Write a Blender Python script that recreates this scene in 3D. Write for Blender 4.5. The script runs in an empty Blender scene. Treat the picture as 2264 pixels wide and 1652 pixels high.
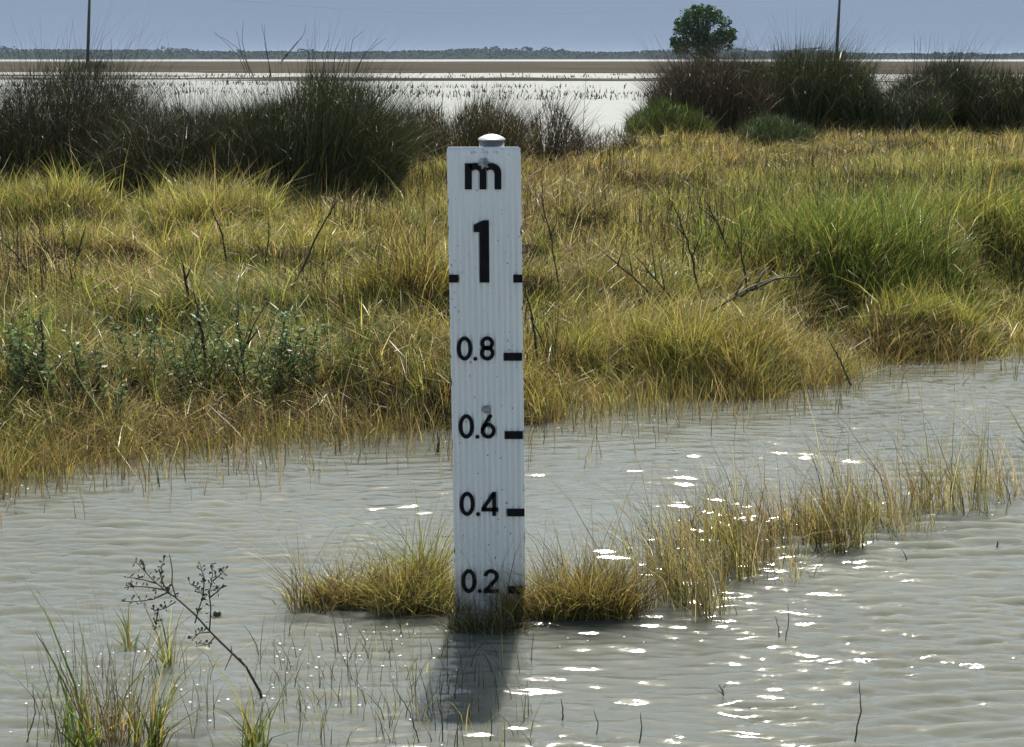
import bpy, math
import numpy as np
from math import radians as R
C = bpy.context.scene
col = C.collection
rng = np.random.default_rng(11)

# ------------------------------------------------------------------ camera
F, CX, CY, HOR, H = 4000.0, 1132.0, 826.0, 128.0, 1.41      # photo grid 2264 x 1652
TH = math.atan((CY - HOR) / F)
cam = bpy.data.cameras.new('camera')
cam.lens = 36 * F / 2264; cam.sensor_width = 36; cam.clip_start = 0.05; cam.clip_end = 30000
co = bpy.data.objects.new('camera', cam); col.objects.link(co)
co.location = (0, 0, H); co.rotation_euler = (math.pi / 2 - TH, 0, 0)
C.camera = co
# ------------------------------------------------------------------ light
SUN_EL, SUN_AZ = 56.0, 4.0            # azimuth to the right of the view direction (+Y)
w = bpy.data.worlds.new('World'); C.world = w; w.use_nodes = True
wn = w.node_tree; wn.nodes.clear()
sky = wn.nodes.new('ShaderNodeTexSky'); sky.sky_type = 'NISHITA'; sky.sun_disc = False
sky.sun_elevation = R(SUN_EL); sky.sun_rotation = R(SUN_AZ)
sky.air_density = 1.0; sky.dust_density = 0.6; sky.ozone_density = 3.0
geo = wn.nodes.new('ShaderNodeTexCoord'); sep = wn.nodes.new('ShaderNodeSeparateXYZ')
wn.links.new(geo.outputs['Generated'], sep.inputs[0])
ramp = wn.nodes.new('ShaderNodeValToRGB')          # slate-blue haze veil low in the sky
ramp.color_ramp.elements[0].position = 0.05; ramp.color_ramp.elements[0].color = (1, 1, 1, 1)
ramp.color_ramp.elements[1].position = 0.27; ramp.color_ramp.elements[1].color = (0.0, 0.0, 0.0, 1)
wn.links.new(sep.outputs['Z'], ramp.inputs[0])
veil = wn.nodes.new('ShaderNodeTexNoise'); veil.inputs['Scale'].default_value = 1.6; veil.inputs['Detail'].default_value = 4
mp = wn.nodes.new('ShaderNodeMapping'); mp.inputs['Scale'].default_value = (1, 1, 9)
wn.links.new(geo.outputs['Generated'], mp.inputs[0]); wn.links.new(mp.outputs[0], veil.inputs['Vector'])
vr = wn.nodes.new('ShaderNodeValToRGB')
vr.color_ramp.elements[0].position = 0.3; vr.color_ramp.elements[0].color = (1.06, 1.42, 1.98, 1)
vr.color_ramp.elements[1].position = 0.7; vr.color_ramp.elements[1].color = (1.28, 1.66, 2.25, 1)
wn.links.new(veil.outputs[0], vr.inputs[0])
mx = wn.nodes.new('ShaderNodeMix'); mx.data_type = 'RGBA'
wn.links.new(ramp.outputs[0], mx.inputs['Factor'])
wb = wn.nodes.new('ShaderNodeMix'); wb.data_type = 'RGBA'; wb.blend_type = 'MULTIPLY'; wb.inputs['Factor'].default_value = 1
wb.inputs[7].default_value = (1.22, 1.0, 0.74, 1)          # warm white-balance tint against the blue of the sky
wn.links.new(sky.outputs[0], wb.inputs[6]); wn.links.new(wb.outputs[2], mx.inputs[6]); wn.links.new(vr.outputs[0], mx.inputs[7])
bg = wn.nodes.new('ShaderNodeBackground'); bg.inputs[1].default_value = 0.115
out = wn.nodes.new('ShaderNodeOutputWorld')
wn.links.new(mx.outputs[2], bg.inputs[0]); wn.links.new(bg.outputs[0], out.inputs[0])
sl = bpy.data.lights.new('sun', 'SUN'); sl.energy = 5.0; sl.angle = R(0.55); sl.color = (1, 0.95, 0.84)
so = bpy.data.objects.new('sun', sl); col.objects.link(so)
so.rotation_euler = (R(90 - SUN_EL), 0, R(180 - SUN_AZ)); so.location = (0, 0, 30)
C.view_settings.view_transform = 'Standard'; C.view_settings.look = 'None'
C.view_settings.exposure = 0.88; C.view_settings.gamma = 1.0
C.cycles.max_bounces = 6; C.cycles.transparent_max_bounces = 4; C.cycles.volume_bounces = 0
C.cycles.diffuse_bounces = 3; C.cycles.glossy_bounces = 3; C.cycles.transmission_bounces = 3
C.cycles.sample_clamp_indirect = 4

# ------------------------------------------------------------------ helpers
cT, sT = math.cos(TH), math.sin(TH)
def ray(x, y):
    a, b = (x - CX) / F, (y - CY) / F
    return np.array([a, cT - b * sT, -sT - b * cT])
def P(x, y, Y):
    d = ray(x, y); t = Y / d[1]; return np.array([d[0] * t, Y, H + d[2] * t])
def G(x, y, z=0.0):
    d = ray(x, y); t = (z - H) / d[2]; return np.array([d[0] * t, d[1] * t, z])
def proj(X, Y, Z):
    q = Y * cT - (Z - H) * sT
    return CX + F * X / q, CY + F * (-(Z - H) * cT - Y * sT) / q

def hash2(i, j, s):
    v = np.sin(i * 127.1 + j * 311.7 + s * 74.7) * 43758.5453
    return v - np.floor(v)
def noise(x, y, s=0):
    x = np.asarray(x, float); y = np.asarray(y, float)
    i, j = np.floor(x), np.floor(y); f, g = x - i, y - j
    f = f * f * (3 - 2 * f); g = g * g * (3 - 2 * g)
    a = hash2(i, j, s) * (1 - f) + hash2(i + 1, j, s) * f
    b = hash2(i, j + 1, s) * (1 - f) + hash2(i + 1, j + 1, s) * f
    return a * (1 - g) + b * g
def fbm(x, y, s=0, o=4):
    r, a, t = 0, 0.5, 0
    for k in range(o):
        r = r + a * noise(np.asarray(x) * 2 ** k + 17 * k, np.asarray(y) * 2 ** k - 9 * k, s + k); t += a; a *= 0.5
    return r / t
def sstep(a, b, x):
    t = np.clip((x - a) / (b - a), 0, 1); return t * t * (3 - 2 * t)

def link(name, verts, faces_idx, mat, parent=None, col_attr=None, smooth=False):
    """faces_idx: (n,k) array of one face size, or a list of faces"""
    me = bpy.data.meshes.new(name)
    if isinstance(faces_idx, np.ndarray):
        n, k = faces_idx.shape
        me.vertices.add(len(verts)); me.vertices.foreach_set('co', np.asarray(verts, np.float32).ravel())
        me.loops.add(n * k); me.loops.foreach_set('vertex_index', faces_idx.astype(np.int32).ravel())
        me.polygons.add(n); me.polygons.foreach_set('loop_start', np.arange(0, n * k, k, dtype=np.int32))
        if smooth: me.polygons.foreach_set('use_smooth', np.ones(n, bool))
    else:
        me.from_pydata([tuple(v) for v in verts], [], faces_idx)
        if smooth:
            for p in me.polygons: p.use_smooth = True
    me.update(calc_edges=True)
    if col_attr is not None:
        at = me.attributes.new('Col', 'FLOAT_COLOR', 'POINT')
        c4 = np.ones((len(verts), 4), np.float32); c4[:, :3] = col_attr
        at.data.foreach_set('color', c4.ravel())
    o = bpy.data.objects.new(name, me); col.objects.link(o)
    if mat: me.materials.append(mat)
    if parent: o.parent = parent
    return o
def tag(o, label=None, cat=None, group=None, kind=None):
    if label: o['label'] = label
    if cat: o['category'] = cat
    if group: o['group'] = group
    if kind: o['kind'] = kind
    return o
def thing(name, label, cat, loc=(0, 0, 0), group=None):
    o = bpy.data.objects.new(name, None); col.objects.link(o); o.location = [float(v) for v in loc]
    o.empty_display_size = 0.1
    return tag(o, label, cat, group)

class MB:
    def __init__(s): s.v = []; s.f = []
    def add(s, v, f):
        b = len(s.v); s.v += [tuple(map(float, q)) for q in v]; s.f += [[b + i for i in q] for q in f]
    def tube(s, pts, rad, n=6):
        pts = [np.asarray(p, float) for p in pts]; m = len(pts)
        if np.isscalar(rad): rad = [rad] * m
        V = []; Fc = []
        for i, p in enumerate(pts):
            d = pts[min(i + 1, m - 1)] - pts[max(i - 1, 0)]; d /= np.linalg.norm(d) + 1e-9
            a = np.cross(d, [0.31, 0.95, 0.05] if abs(d[1]) < 0.9 else [1, 0, 0]); a /= np.linalg.norm(a); b = np.cross(d, a)
            for k in range(n):
                t = 2 * math.pi * k / n; V.append(p + rad[i] * (math.cos(t) * a + math.sin(t) * b))
        for i in range(m - 1):
            for k in range(n):
                Fc.append([i * n + k, i * n + (k + 1) % n, (i + 1) * n + (k + 1) % n, (i + 1) * n + k])
        Fc.append(list(range(n))[::-1]); Fc.append([(m - 1) * n + k for k in range(n)])
        s.add(V, Fc)
    def lathe(s, prof, c, n=28):
        V = []; Fc = []
        for r, z in prof:
            for k in range(n):
                t = 2 * math.pi * k / n; V.append((c[0] + r * math.cos(t), c[1] + r * math.sin(t), c[2] + z))
        for i in range(len(prof) - 1):
            for k in range(n):
                Fc.append([i * n + k, i * n + (k + 1) % n, (i + 1) * n + (k + 1) % n, (i + 1) * n + k])
        Fc.append(list(range(n))[::-1]); Fc.append([(len(prof) - 1) * n + k for k in range(n)])
        s.add(V, Fc)
    def box(s, c, d):
        x, y, z = c; a, b, e = d[0] / 2, d[1] / 2, d[2] / 2
        V = [(x + i * a, y + j * b, z + k * e) for i in (-1, 1) for j in (-1, 1) for k in (-1, 1)]
        s.add(V, [[0, 1, 3, 2], [4, 6, 7, 5], [0, 4, 5, 1], [2, 3, 7, 6], [0, 2, 6, 4], [1, 5, 7, 3]])
    def build(s, name, mat, parent=None, smooth=False, origin=None):
        v = np.array(s.v)
        if origin is not None: v = v - np.asarray(origin)
        return link(name, v, s.f, mat, parent, smooth=smooth)

# ------------------------------------------------------------------ materials
def mat_new(name):
    m = bpy.data.materials.new(name); m.use_nodes = True; nt = m.node_tree; nt.nodes.clear()
    o = nt.nodes.new('ShaderNodeOutputMaterial'); return m, nt, o
def grass_mat(name, trans=0.45, gloss=0.05):
    m, nt, o = mat_new(name); N = nt.nodes.new; L = nt.links.new
    a = N('ShaderNodeAttribute'); a.attribute_name = 'Col'
    d = N('ShaderNodeBsdfDiffuse'); t = N('ShaderNodeBsdfTranslucent'); g = N('ShaderNodeBsdfGlossy')
    g.inputs['Roughness'].default_value = 0.38; g.inputs['Color'].default_value = (0.9, 0.9, 0.85, 1)
    L(a.outputs['Color'], d.inputs[0]); L(a.outputs['Color'], t.inputs[0])
    s1 = N('ShaderNodeMixShader'); s1.inputs[0].default_value = trans
    L(d.outputs[0], s1.inputs[1]); L(t.outputs[0], s1.inputs[2])
    s2 = N('ShaderNodeMixShader'); s2.inputs[0].default_value = gloss
    L(s1.outputs[0], s2.inputs[1]); L(g.outputs[0], s2.inputs[2]); L(s2.outputs[0], o.inputs[0])
    return m
M_GRASS = grass_mat('grass_blade', 0.44, 0.025)
M_STEM = grass_mat('woody_stem', 0.08, 0.02)
M_FAR = grass_mat('far_foliage', 0.0, 0.0)
def princ(name, base, rough=0.6, metal=0.0, noise_scale=None, base2=None, bump=0.0, detail=5, spec=0.5, pos=(0.35, 0.65)):
    m, nt, o = mat_new(name); N = nt.nodes.new; L = nt.links.new
    p = N('ShaderNodeBsdfPrincipled'); p.inputs['Roughness'].default_value = rough; p.inputs['Metallic'].default_value = metal
    p.inputs['Specular IOR Level'].default_value = spec
    p.inputs['Base Color'].default_value = (*base, 1)
    if noise_scale:
        tc = N('ShaderNodeTexCoord'); n = N('ShaderNodeTexNoise'); n.inputs['Scale'].default_value = noise_scale; n.inputs['Detail'].default_value = detail
        L(tc.outputs['Object'], n.inputs['Vector'])
        r = N('ShaderNodeValToRGB'); r.color_ramp.elements[0].position = pos[0]; r.color_ramp.elements[1].position = pos[1]
        r.color_ramp.elements[0].color = (*base, 1); r.color_ramp.elements[1].color = (*(base2 or base), 1)
        L(n.outputs[0], r.inputs[0]); L(r.outputs[0], p.inputs['Base Color'])
        if bump:
            b = N('ShaderNodeBump'); b.inputs['Strength'].default_value = bump; b.inputs['Distance'].default_value = 0.02
            L(n.outputs[0], b.inputs['Height']); L(b.outputs[0], p.inputs['Normal'])
    L(p.outputs[0], o.inputs[0]); return m
M_GROUND = princ('mud_ground', (0.030, 0.024, 0.015), 0.9, 0, 1.3, (0.070, 0.054, 0.034), 0.5, spec=0.0)
M_MUD = princ('tidal_mud', (0.042, 0.037, 0.030), 0.9, 0, 0.05, (0.072, 0.061, 0.048), 0.0, spec=0.0)
M_POLE = princ('weathered_timber', (0.035, 0.030, 0.027), 0.85, 0, 2.0, (0.07, 0.06, 0.05), 0.3)
M_WIRE = princ('dull_wire', (0.08, 0.08, 0.085), 0.6)
M_GALV = princ('galvanised_steel', (0.42, 0.43, 0.45), 0.45, 0.7, 30, (0.56, 0.57, 0.58), 0.05)
M_BOLT = princ('corroded_bolt', (0.16, 0.17, 0.18), 0.5, 0.6, 90, (0.42, 0.43, 0.44), 0.3)
M_BLACK = princ('black_vinyl', (0.006, 0.006, 0.008), 0.7, 0, 60, (0.012, 0.012, 0.015), spec=0.15)
M_BARK = princ('bark', (0.13, 0.12, 0.10), 0.9, 0, 9, (0.24, 0.22, 0.19), 0.4)
M_TWIG = princ('dead_twig', (0.028, 0.022, 0.018), 0.8, 0, 30, (0.065, 0.050, 0.040))
M_LEAFD = princ('withered_leaf', (0.030, 0.032, 0.022), 0.6, 0, 40, (0.075, 0.075, 0.055))
M_GLINT = princ('glint_fleck', (0.80, 0.80, 0.76), 0.4)  # white colour stands in for sun glints on the water
M_SEED = princ('seed_pod', (0.02, 0.016, 0.012), 0.5, 0, 50, (0.05, 0.04, 0.03))

def water_mat(name, base, rough, scales, strength, dist, far=False):
    m, nt, o = mat_new(name); N = nt.nodes.new; L = nt.links.new
    p = N('ShaderNodeBsdfPrincipled'); p.inputs['IOR'].default_value = 1.333
    p.inputs['Roughness'].default_value = rough; p.inputs['Specular IOR Level'].default_value = 0.5 if far else 0.75
    if not far:
        p.inputs['Subsurface Weight'].default_value = 1.0; p.inputs['Subsurface Radius'].default_value = (0.36, 0.38, 0.30); p.inputs['Subsurface Scale'].default_value = 1.0
    tc = N('ShaderNodeTexCoord')
    n0 = N('ShaderNodeTexNoise'); n0.inputs['Scale'].default_value = 0.9; n0.inputs['Detail'].default_value = 4
    L(tc.outputs['Object'], n0.inputs['Vector'])
    r = N('ShaderNodeValToRGB'); r.color_ramp.elements[0].position = 0.3; r.color_ramp.elements[1].position = 0.7
    r.color_ramp.elements[0].color = (*[c * 0.9 for c in base], 1); r.color_ramp.elements[1].color = (*[c * 1.08 for c in base], 1)
    L(n0.outputs[0], r.inputs[0]); L(r.outputs[0], p.inputs['Base Color'])
    prev = None
    for sc, st in zip(scales, strength):
        mpn = N('ShaderNodeMapping'); mpn.inputs['Scale'].default_value = sc
        L(tc.outputs['Object'], mpn.inputs[0])
        n = N('ShaderNodeTexNoise'); n.inputs['Scale'].default_value = 1; n.inputs['Detail'].default_value = 3
        L(mpn.outputs[0], n.inputs['Vector'])
        b = N('ShaderNodeBump'); b.inputs['Strength'].default_value = st; b.inputs['Distance'].default_value = dist
        L(n.outputs[0], b.inputs['Height'])
        if prev: L(prev.outputs[0], b.inputs['Normal'])
        prev = b
    if prev: L(prev.outputs[0], p.inputs['Normal'])
    L(p.outputs[0], o.inputs[0]); return m
M_POND = water_mat('turbid_water', (0.106, 0.113, 0.098), 0.085, [(7, 30, 1), (26, 90, 1)], [0.14, 0.05], 0.014)
M_LAGOON = water_mat('glittering_water', (0.16, 0.165, 0.15), 0.40, [(0.5, 2.2, 1)], [0.4], 0.25, True)

# ------------------------------------------------------------------ terrain
SH = [(-300, 1120), (0, 1085), (150, 1052), (300, 1030), (450, 1010), (600, 992), (800, 975), (990, 955), (1165, 935), (1300, 918), (1500, 888),
      (1700, 875), (1850, 842), (1930, 803), (2100, 790), (2264, 783), (2600, 775)]
_s = np.array([G(x, y)[:2] for x, y in SH])
def shoreY(X): return np.interp(X, _s[:, 0], _s[:, 1])
def backY(X): return 19 + 2 * sstep(-0.8, 0.3, X) + 11 * sstep(1.2, 2.4, X) + 0.8 * (noise(np.asarray(X) * 0.7, 0 * np.asarray(X), 5) - 0.5)
MOUNDS = []                                   # X, Y, rx, ry, h
def mound(x, y, z, rx, ry, h, dy=0.0):
    g = G(x, y, z); MOUNDS.append((g[0], g[1] + dy, rx, ry, h))
mound(1885, 655, 0.22, 0.75, 0.80, 0.28, 0.68)      # the big green swells on the right
mound(2250, 610, 0.22, 0.95, 0.85, 0.28, 0.65)
mound(440, 590, 0.22, 0.50, 0.55, 0.20, 0.6)
mound(60, 555, 0.22, 0.45, 0.55, 0.2, 0.6)
mound(910, 750, 0.18, 0.34, 0.38, 0.20, 0.42)
mound(2075, 720, 0.18, 0.36, 0.3, 0.14, 0.3)
mound(1600, 850, 0.05, 0.38, 0.33, 0.16, 0.33)
def T(x, y, off=0.10):
    d_ = ray(x, y); Ys = np.arange(4.5, 34, 0.03); t_ = Ys / d_[1]; Xs = d_[0] * t_; Zs = H + d_[2] * t_
    tz = terrain(Xs, Ys); k_ = np.nonzero(Zs <= tz + off)[0]; k_ = k_[0] if len(k_) else len(Ys) - 1
    return np.array([Xs[k_], Ys[k_], tz[k_]]), np.array([Xs[k_], Ys[k_], Zs[k_]])
r4 = np.random.default_rng(77)
for _ in range(70):
    yy_ = 6.9 * (22 / 6.9) ** r4.random(); r_ = r4.uniform(0.16, 0.42) * (0.7 + 0.04 * yy_)
    MOUNDS.append((r4.uniform(-.31, .31) * yy_, yy_, r_ * 1.3, r_, r4.uniform(0.07, 0.17)))
def terrain(X, Y):
    X = np.asarray(X, float); Y = np.asarray(Y, float)
    d = Y - shoreY(X) + 0.28 * (fbm(X * 1.7, Y * 1.7, 3) - 0.5)
    z = np.where(d < 0, -0.04 + 0.22 * np.maximum(d, -1.5), -0.04 + 0.22 * sstep(0, 1.1, d) + 0.10 * sstep(1, 5, d))
    z = z + 0.07 * (fbm(X * 0.9, Y * 0.7, 8) - 0.5) * sstep(0.3, 1.5, d)
    bump = np.zeros_like(z)
    for mx_, my_, rx, ry, h in MOUNDS:
        q = ((X - mx_) / rx) ** 2 + ((Y - my_) / ry) ** 2
        bump = np.maximum(bump, h * np.exp(-np.minimum(q, 5) ** 5 * 0.8))
    z = z + bump * sstep(-0.2, 0.3, d)
    e = Y - backY(X)
    z = z * (1 - sstep(0, 2.2, e)) - 0.35 * sstep(0, 2.2, e)
    # tidal flats across the lagoon
    n1 = fbm(X * 0.035, Y * 0.14, 21); n2 = fbm(X * 0.018, Y * 0.035, 31)
    lY = np.log(np.maximum(Y, 1))
    n3 = fbm(X * 0.04, Y * 0.22, 25); isl = np.exp(-((lY - math.log(120)) / 0.20) ** 2)
    z = np.where(Y > 45, -0.35 + 0.52 * isl * (0.5 * n1 + 0.5 * n3 > 0.55) * (0.5 * n1 + 0.5 * n3 - 0.32) * 2.9 +
                 0.42 * sstep(135, 175, Y + 60 * (n2 - 0.5)) * (1 - sstep(660, 760, Y + 240 * (n2 - 0.5))) +
                 0.05 * (n2 - 0.5) * (Y > 120), z)
    z = np.where(Y > 1500, -0.35 + 0.8 * sstep(1500, 1560, Y), z)
    return z
def zone_pts(Y0, Y1, n): return np.linspace(Y0, Y1, n, endpoint=False)
ys = np.concatenate([zone_pts(-12, 4, 20), zone_pts(4, 12, 150), zone_pts(12, 45, 220), np.geomspace(45, 1500, 300), np.geomspace(1510, 9000, 40)])
us = np.linspace(-1, 1, 241); us = 0.45 * us + 0.55 * us ** 3
gy, gu = np.meshgrid(ys, us, indexing='ij'); gx = gu * (9 + 0.75 * np.maximum(gy, 0))
gz = terrain(gx, gy)
nr, nc = gx.shape
idx = np.arange(nr * nc).reshape(nr, nc)
quads = np.stack([idx[:-1, :-1], idx[:-1, 1:], idx[1:, 1:], idx[1:, :-1]], -1).reshape(-1, 4)
ground = link('ground', np.stack([gx, gy, gz], -1).reshape(-1, 3), quads, M_GROUND, smooth=True)
ground.data.materials.append(M_MUD)
fy = np.repeat((ys[:-1] > 44), nc - 1).astype(np.int32); ground.data.polygons.foreach_set('material_index', fy)
tag(ground, 'muddy ground of the bank and tidal flats', kind='structure')

# ------------------------------------------------------------------ water
def axis(inner0, inner1, st, outer0, outer1, n):
    a = np.arange(inner0, inner1, st)
    return np.concatenate([inner0 - np.geomspace(st, inner0 - outer0, n)[::-1], a, inner1 + np.geomspace(st, outer1 - inner1, n)])
px_ = axis(-2.9, 2.9, 0.017, -60, 60, 40)
py_ = np.concatenate([np.linspace(-11, 2.8, 30), [2.85]]); yy = 2.86; t = []
while yy < 9.3: t.append(yy); yy += 0.0015 * yy
py_ = np.concatenate([py_, t, np.linspace(9.4, 17, 20)])
WY, WX = np.meshgrid(py_, px_, indexing='ij')
def waves(X, Y):
    wx = X + 0.25 * (fbm(X * 0.9, Y * 0.9, 41) - .5); wy = Y + 0.22 * (fbm(X * 0.8, Y * 1.1, 47) - .5)
    z = 0
    r2 = np.random.default_rng(5)
    for k in range(60):
        lam = 0.034 * (3.3 ** r2.random()); a = r2.normal(0.03, 0.2)
        kx, ky = math.sin(a) * 2 * math.pi / lam, math.cos(a) * 2 * math.pi / lam
        amp = 0.0096 * lam * r2.uniform(0.5, 1.3) * min(1, 0.09 / lam)
        gate = 0.40 + 1.1 * sstep(0.35, 0.7, noise(X * 1.6 + 7.3 * k, Y * 2.6 - 3.1 * k, 60 + k))
        ph = kx * wx + ky * wy + r2.random() * 6.28
        z = z + amp * gate * (2 * (0.5 + 0.5 * np.sin(ph)) ** 2.5 - 0.68)
    calm = (0.80 + 0.36 * sstep(0.3, 0.65, fbm(X * 0.5 + 3, Y * 0.7, 77))) * (1.0 + 0.0 * X)
    calm = calm * (1 - 0.55 * np.exp(-((X / np.maximum(Y, 1) - .04) / .10) ** 2) * (0.75 + 0.25 * sstep(4.3, 5.2, Y))) * (1 + 0.22 * sstep(0.2, 0.8, X) * (1 - sstep(5.2, 6.2, Y)))
    calm = calm * (1 - 0.38 * np.exp(-((X / np.maximum(Y, 1) + .065) / .055) ** 2))
    shel = 0.35 + 0.65 * sstep(0.1, 1.0, shoreY(X) - Y)
    return z * calm * shel
inner = (np.abs(WX) < 4) & (WY > 2.6) & (WY < 9.6)
WZ = np.where(inner, waves(WX, WY), 0)
nr, nc = WX.shape; idx = np.arange(nr * nc).reshape(nr, nc)
quads = np.stack([idx[:-1, :-1], idx[:-1, 1:], idx[1:, 1:], idx[1:, :-1]], -1).reshape(-1, 4)
o = link('pond_water', np.stack([WX, WY, WZ], -1).reshape(-1, 3), quads, M_POND, smooth=True); tag(o, 'turbid grey green rippled floodwater', kind='structure')
o = link('lagoon_water', [(-60, 18.5, 0), (60, 18.5, 0), (2500, 1560, 0), (-2500, 1560, 0)], [[0, 1, 2, 3]], M_LAGOON)
tag(o, 'glittering white shallow water beyond the bank', kind='structure')

# ------------------------------------------------------------------ blade meshes
def blades(name, root, h, wd, az, lean, cols, mat, parent=None, segs=3, power=1.8, yaw=None, tipcol=None, origin=None, kink=0.0, squash=True):
    n = len(root); root = np.asarray(root, float)
    h, wd, az, lean = [np.broadcast_to(np.asarray(q, float), (n,)) for q in (h, wd, az, lean)]
    if yaw is None: yaw = rng.uniform(0, math.pi, n)
    t = np.linspace(0, 1, segs + 1)[None, :]
    dirx, diry = np.cos(az)[:, None], np.sin(az)[:, None]
    hor = (lean * h)[:, None] * t ** power
    ver = h[:, None] * (t - (0.32 * lean[:, None] ** 2 * t ** 2.2 if squash else 0))
    if kink:
        hor = hor + kink * h[:, None] * np.sin(t * 7 + rng.uniform(0, 6, (n, 1))) * t
    sx, sy = np.cos(yaw)[:, None], np.sin(yaw)[:, None]
    cx_ = root[:, :1] + dirx * hor; cy_ = root[:, 1:2] + diry * hor; cz_ = root[:, 2:3] + ver
    hw = 0.5 * wd[:, None] * np.clip(1.02 - t ** 1.6, 0.06, 1)
    V = np.empty((n, segs + 1, 2, 3))
    V[..., 0, 0] = cx_ - sx * hw; V[..., 0, 1] = cy_ - sy * hw; V[..., 0, 2] = cz_
    V[..., 1, 0] = cx_ + sx * hw; V[..., 1, 1] = cy_ + sy * hw; V[..., 1, 2] = cz_
    if origin is not None: V -= np.asarray(origin)
    b = (np.arange(n) * (segs + 1) * 2)[:, None] + (np.arange(segs) * 2)[None, :]
    q = np.stack([b, b + 1, b + 3, b + 2], -1).reshape(-1, 4)
    cc = np.repeat(np.asarray(cols, float)[:, None, :], segs + 1, 1)
    if tipcol is not None:
        k = (t ** 2)[..., None]; cc = cc * (1 - k) + np.asarray(tipcol)[:, None, :] * k
    cc = np.repeat(cc[:, :, None, :], 2, 2).reshape(-1, 3)
    return link(name, V.reshape(-1, 3), q, mat, parent, cc)
PAL = {'G': (0.125, 0.172, 0.030), 'Y': (0.310, 0.280, 0.062), 'S': (0.350, 0.285, 0.125), 'B': (0.225, 0.166, 0.055),
       'D': (0.085, 0.058, 0.034), 'T': (0.110, 0.150, 0.060), 'K': (0.041, 0.044, 0.026), 'O': (0.075, 0.085, 0.024), 'W': (0.34, 0.28, 0.17)}
def pick(mix, n, var=0.22):
    ks = list(mix); p = np.array([mix[k] for k in ks], float); p /= p.sum()
    c = np.array([PAL[k] for k in ks])[rng.choice(len(ks), n, p=p)]
    return np.clip(c * rng.lognormal(0, var, (n, 1)) * rng.normal(1, 0.06, (n, 3)), 0.004, 0.8)

# ------------------------------------------------------------------ bank grass (nobody could count it)
ZONES = [  # photo x, y of the zone centre on the ground, half sizes, palette mix, height factor
    (540, 950, 480, 95, {'B': 6, 'S': 1.2, 'Y': 2, 'D': 1, 'G': .6}, 0.85),
    (40, 860, 110, 100, {'G': 4, 'Y': 2, 'T': 1}, 1.0),
    (480, 770, 230, 95, {'T': 4, 'G': 4, 'Y': 1.5, 'D': 0.6, 'S': .3}, 1.1),
    (150, 700, 150, 60, {'Y': 4, 'S': 1, 'G': 2.5}, 0.95),
    (180, 610, 190, 45, {'D': 3, 'B': 3, 'S': 2, 'Y': 1}, 0.75),
    (460, 510, 170, 55, {'Y': 5, 'S': 3, 'G': 2}, 1.0),
    (60, 480, 120, 55, {'Y': 5, 'G': 2, 'S': 1.5}, 1.0),
    (640, 440, 130, 50, {'G': 3, 'Y': 4, 'S': 1}, 1.0),
    (440, 400, 60, 45, {'S': 4, 'B': 3}, 1.0),
    (830, 520, 170, 80, {'S': 2, 'Y': 5, 'B': 1.5, 'G': 1.5}, 0.95),
    (880, 680, 110, 50, {'Y': 5, 'B': 2, 'G': 1}, 1.1),
    (1250, 430, 120, 160, {'B': 4, 'S': 2.5, 'D': 2, 'Y': 1}, 1.05),
    (1190, 700, 90, 90, {'T': 2, 'O': 2, 'Y': 2, 'S': 1}, 0.9),
    (1240, 860, 120, 80, {'B': 5, 'Y': 2, 'S': 1}, 0.85),
    (1430, 560, 170, 90, {'Y': 4, 'G': 3, 'S': 1.2, 'D': 1, 'O': 1}, 0.9),
    (1500, 770, 330, 90, {'Y': 6, 'S': 2, 'B': 1.5, 'G': 1.5}, 1.0),
    (1900, 510, 250, 110, {'G': 6, 'Y': 3}, 1.1),
    (2190, 490, 160, 100, {'G': 3.5, 'Y': 5}, 1.1),
    (2040, 600, 120, 50, {'D': 2.5, 'B': 3, 'S': 2}, 0.9),
    (2090, 710, 230, 80, {'Y': 6, 'S': 2, 'B': 1.5, 'G': 1}, 0.9),
    (1700, 330, 430, 60, {'B': 3, 'S': 2, 'Y': 3, 'D': 2.5}, 0.85),
    (2100, 320, 250, 50, {'Y': 5, 'S': 2, 'B': 1}, 0.85),
    (250, 380, 300, 40, {'O': 3, 'D': 2, 'Y': 1.5, 'B': 1}, 0.9)]
def zone_grass(X, Y, Z):
    n = len(X); vx, vy = proj(X, Y, Z)
    vx = vx + 90 * (fbm(X * 1.6, Y * 1.1, 91) - 0.5); vy = vy + 70 * (fbm(X * 1.3, Y * 1.0, 95) - 0.5)
    W = [np.full(n, 0.35)]
    for (x, y, rx, ry, mix, hf) in ZONES:
        W.append(np.exp(-np.clip((((vx - x) / rx) ** 2 + ((vy - y) / ry) ** 2), 0, 40) ** 1.3 * 0.7) * 1.6)
    W = np.array(W); cum = np.cumsum(W / W.sum(0), 0)
    z = (cum < rng.random(n)[None, :]).sum(0); z = np.clip(z, 0, len(ZONES))
    cols = np.empty((n, 3)); hf = np.ones(n)
    clump = fbm(X * 2.6, Y * 2.0, 101, 3)
    for k in range(len(ZONES) + 1):
        m = z == k
        mix = {'Y': 4.5, 'S': 1.5, 'B': 1.5, 'G': 2.2} if k == 0 else ZONES[k - 1][4]
        cols[m] = pick(mix, m.sum()); hf[m] = 1.0 if k == 0 else ZONES[k - 1][5]
    dry = np.array(PAL['S']) * 0.8; f = (0.30 * sstep(0.55, 0.8, fbm(X * 2.0, Y * 1.5, 111, 3)))[:, None]
    return cols * (1 - f) + dry * f, hf * (0.62 + 0.75 * clump)
def scatter(N, Ya, Yb, spread=0.33):
    Y = Ya * (Yb / Ya) ** rng.random(N); X = rng.uniform(-1, 1, N) * (spread * Y + 0.3)
    return X, Y
NT = 70000
X, Y = scatter(NT, 5.8, 31)
d = Y - shoreY(X) + 0.25 * (fbm(X * 3, Y * 3, 3) - 0.5)
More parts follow.
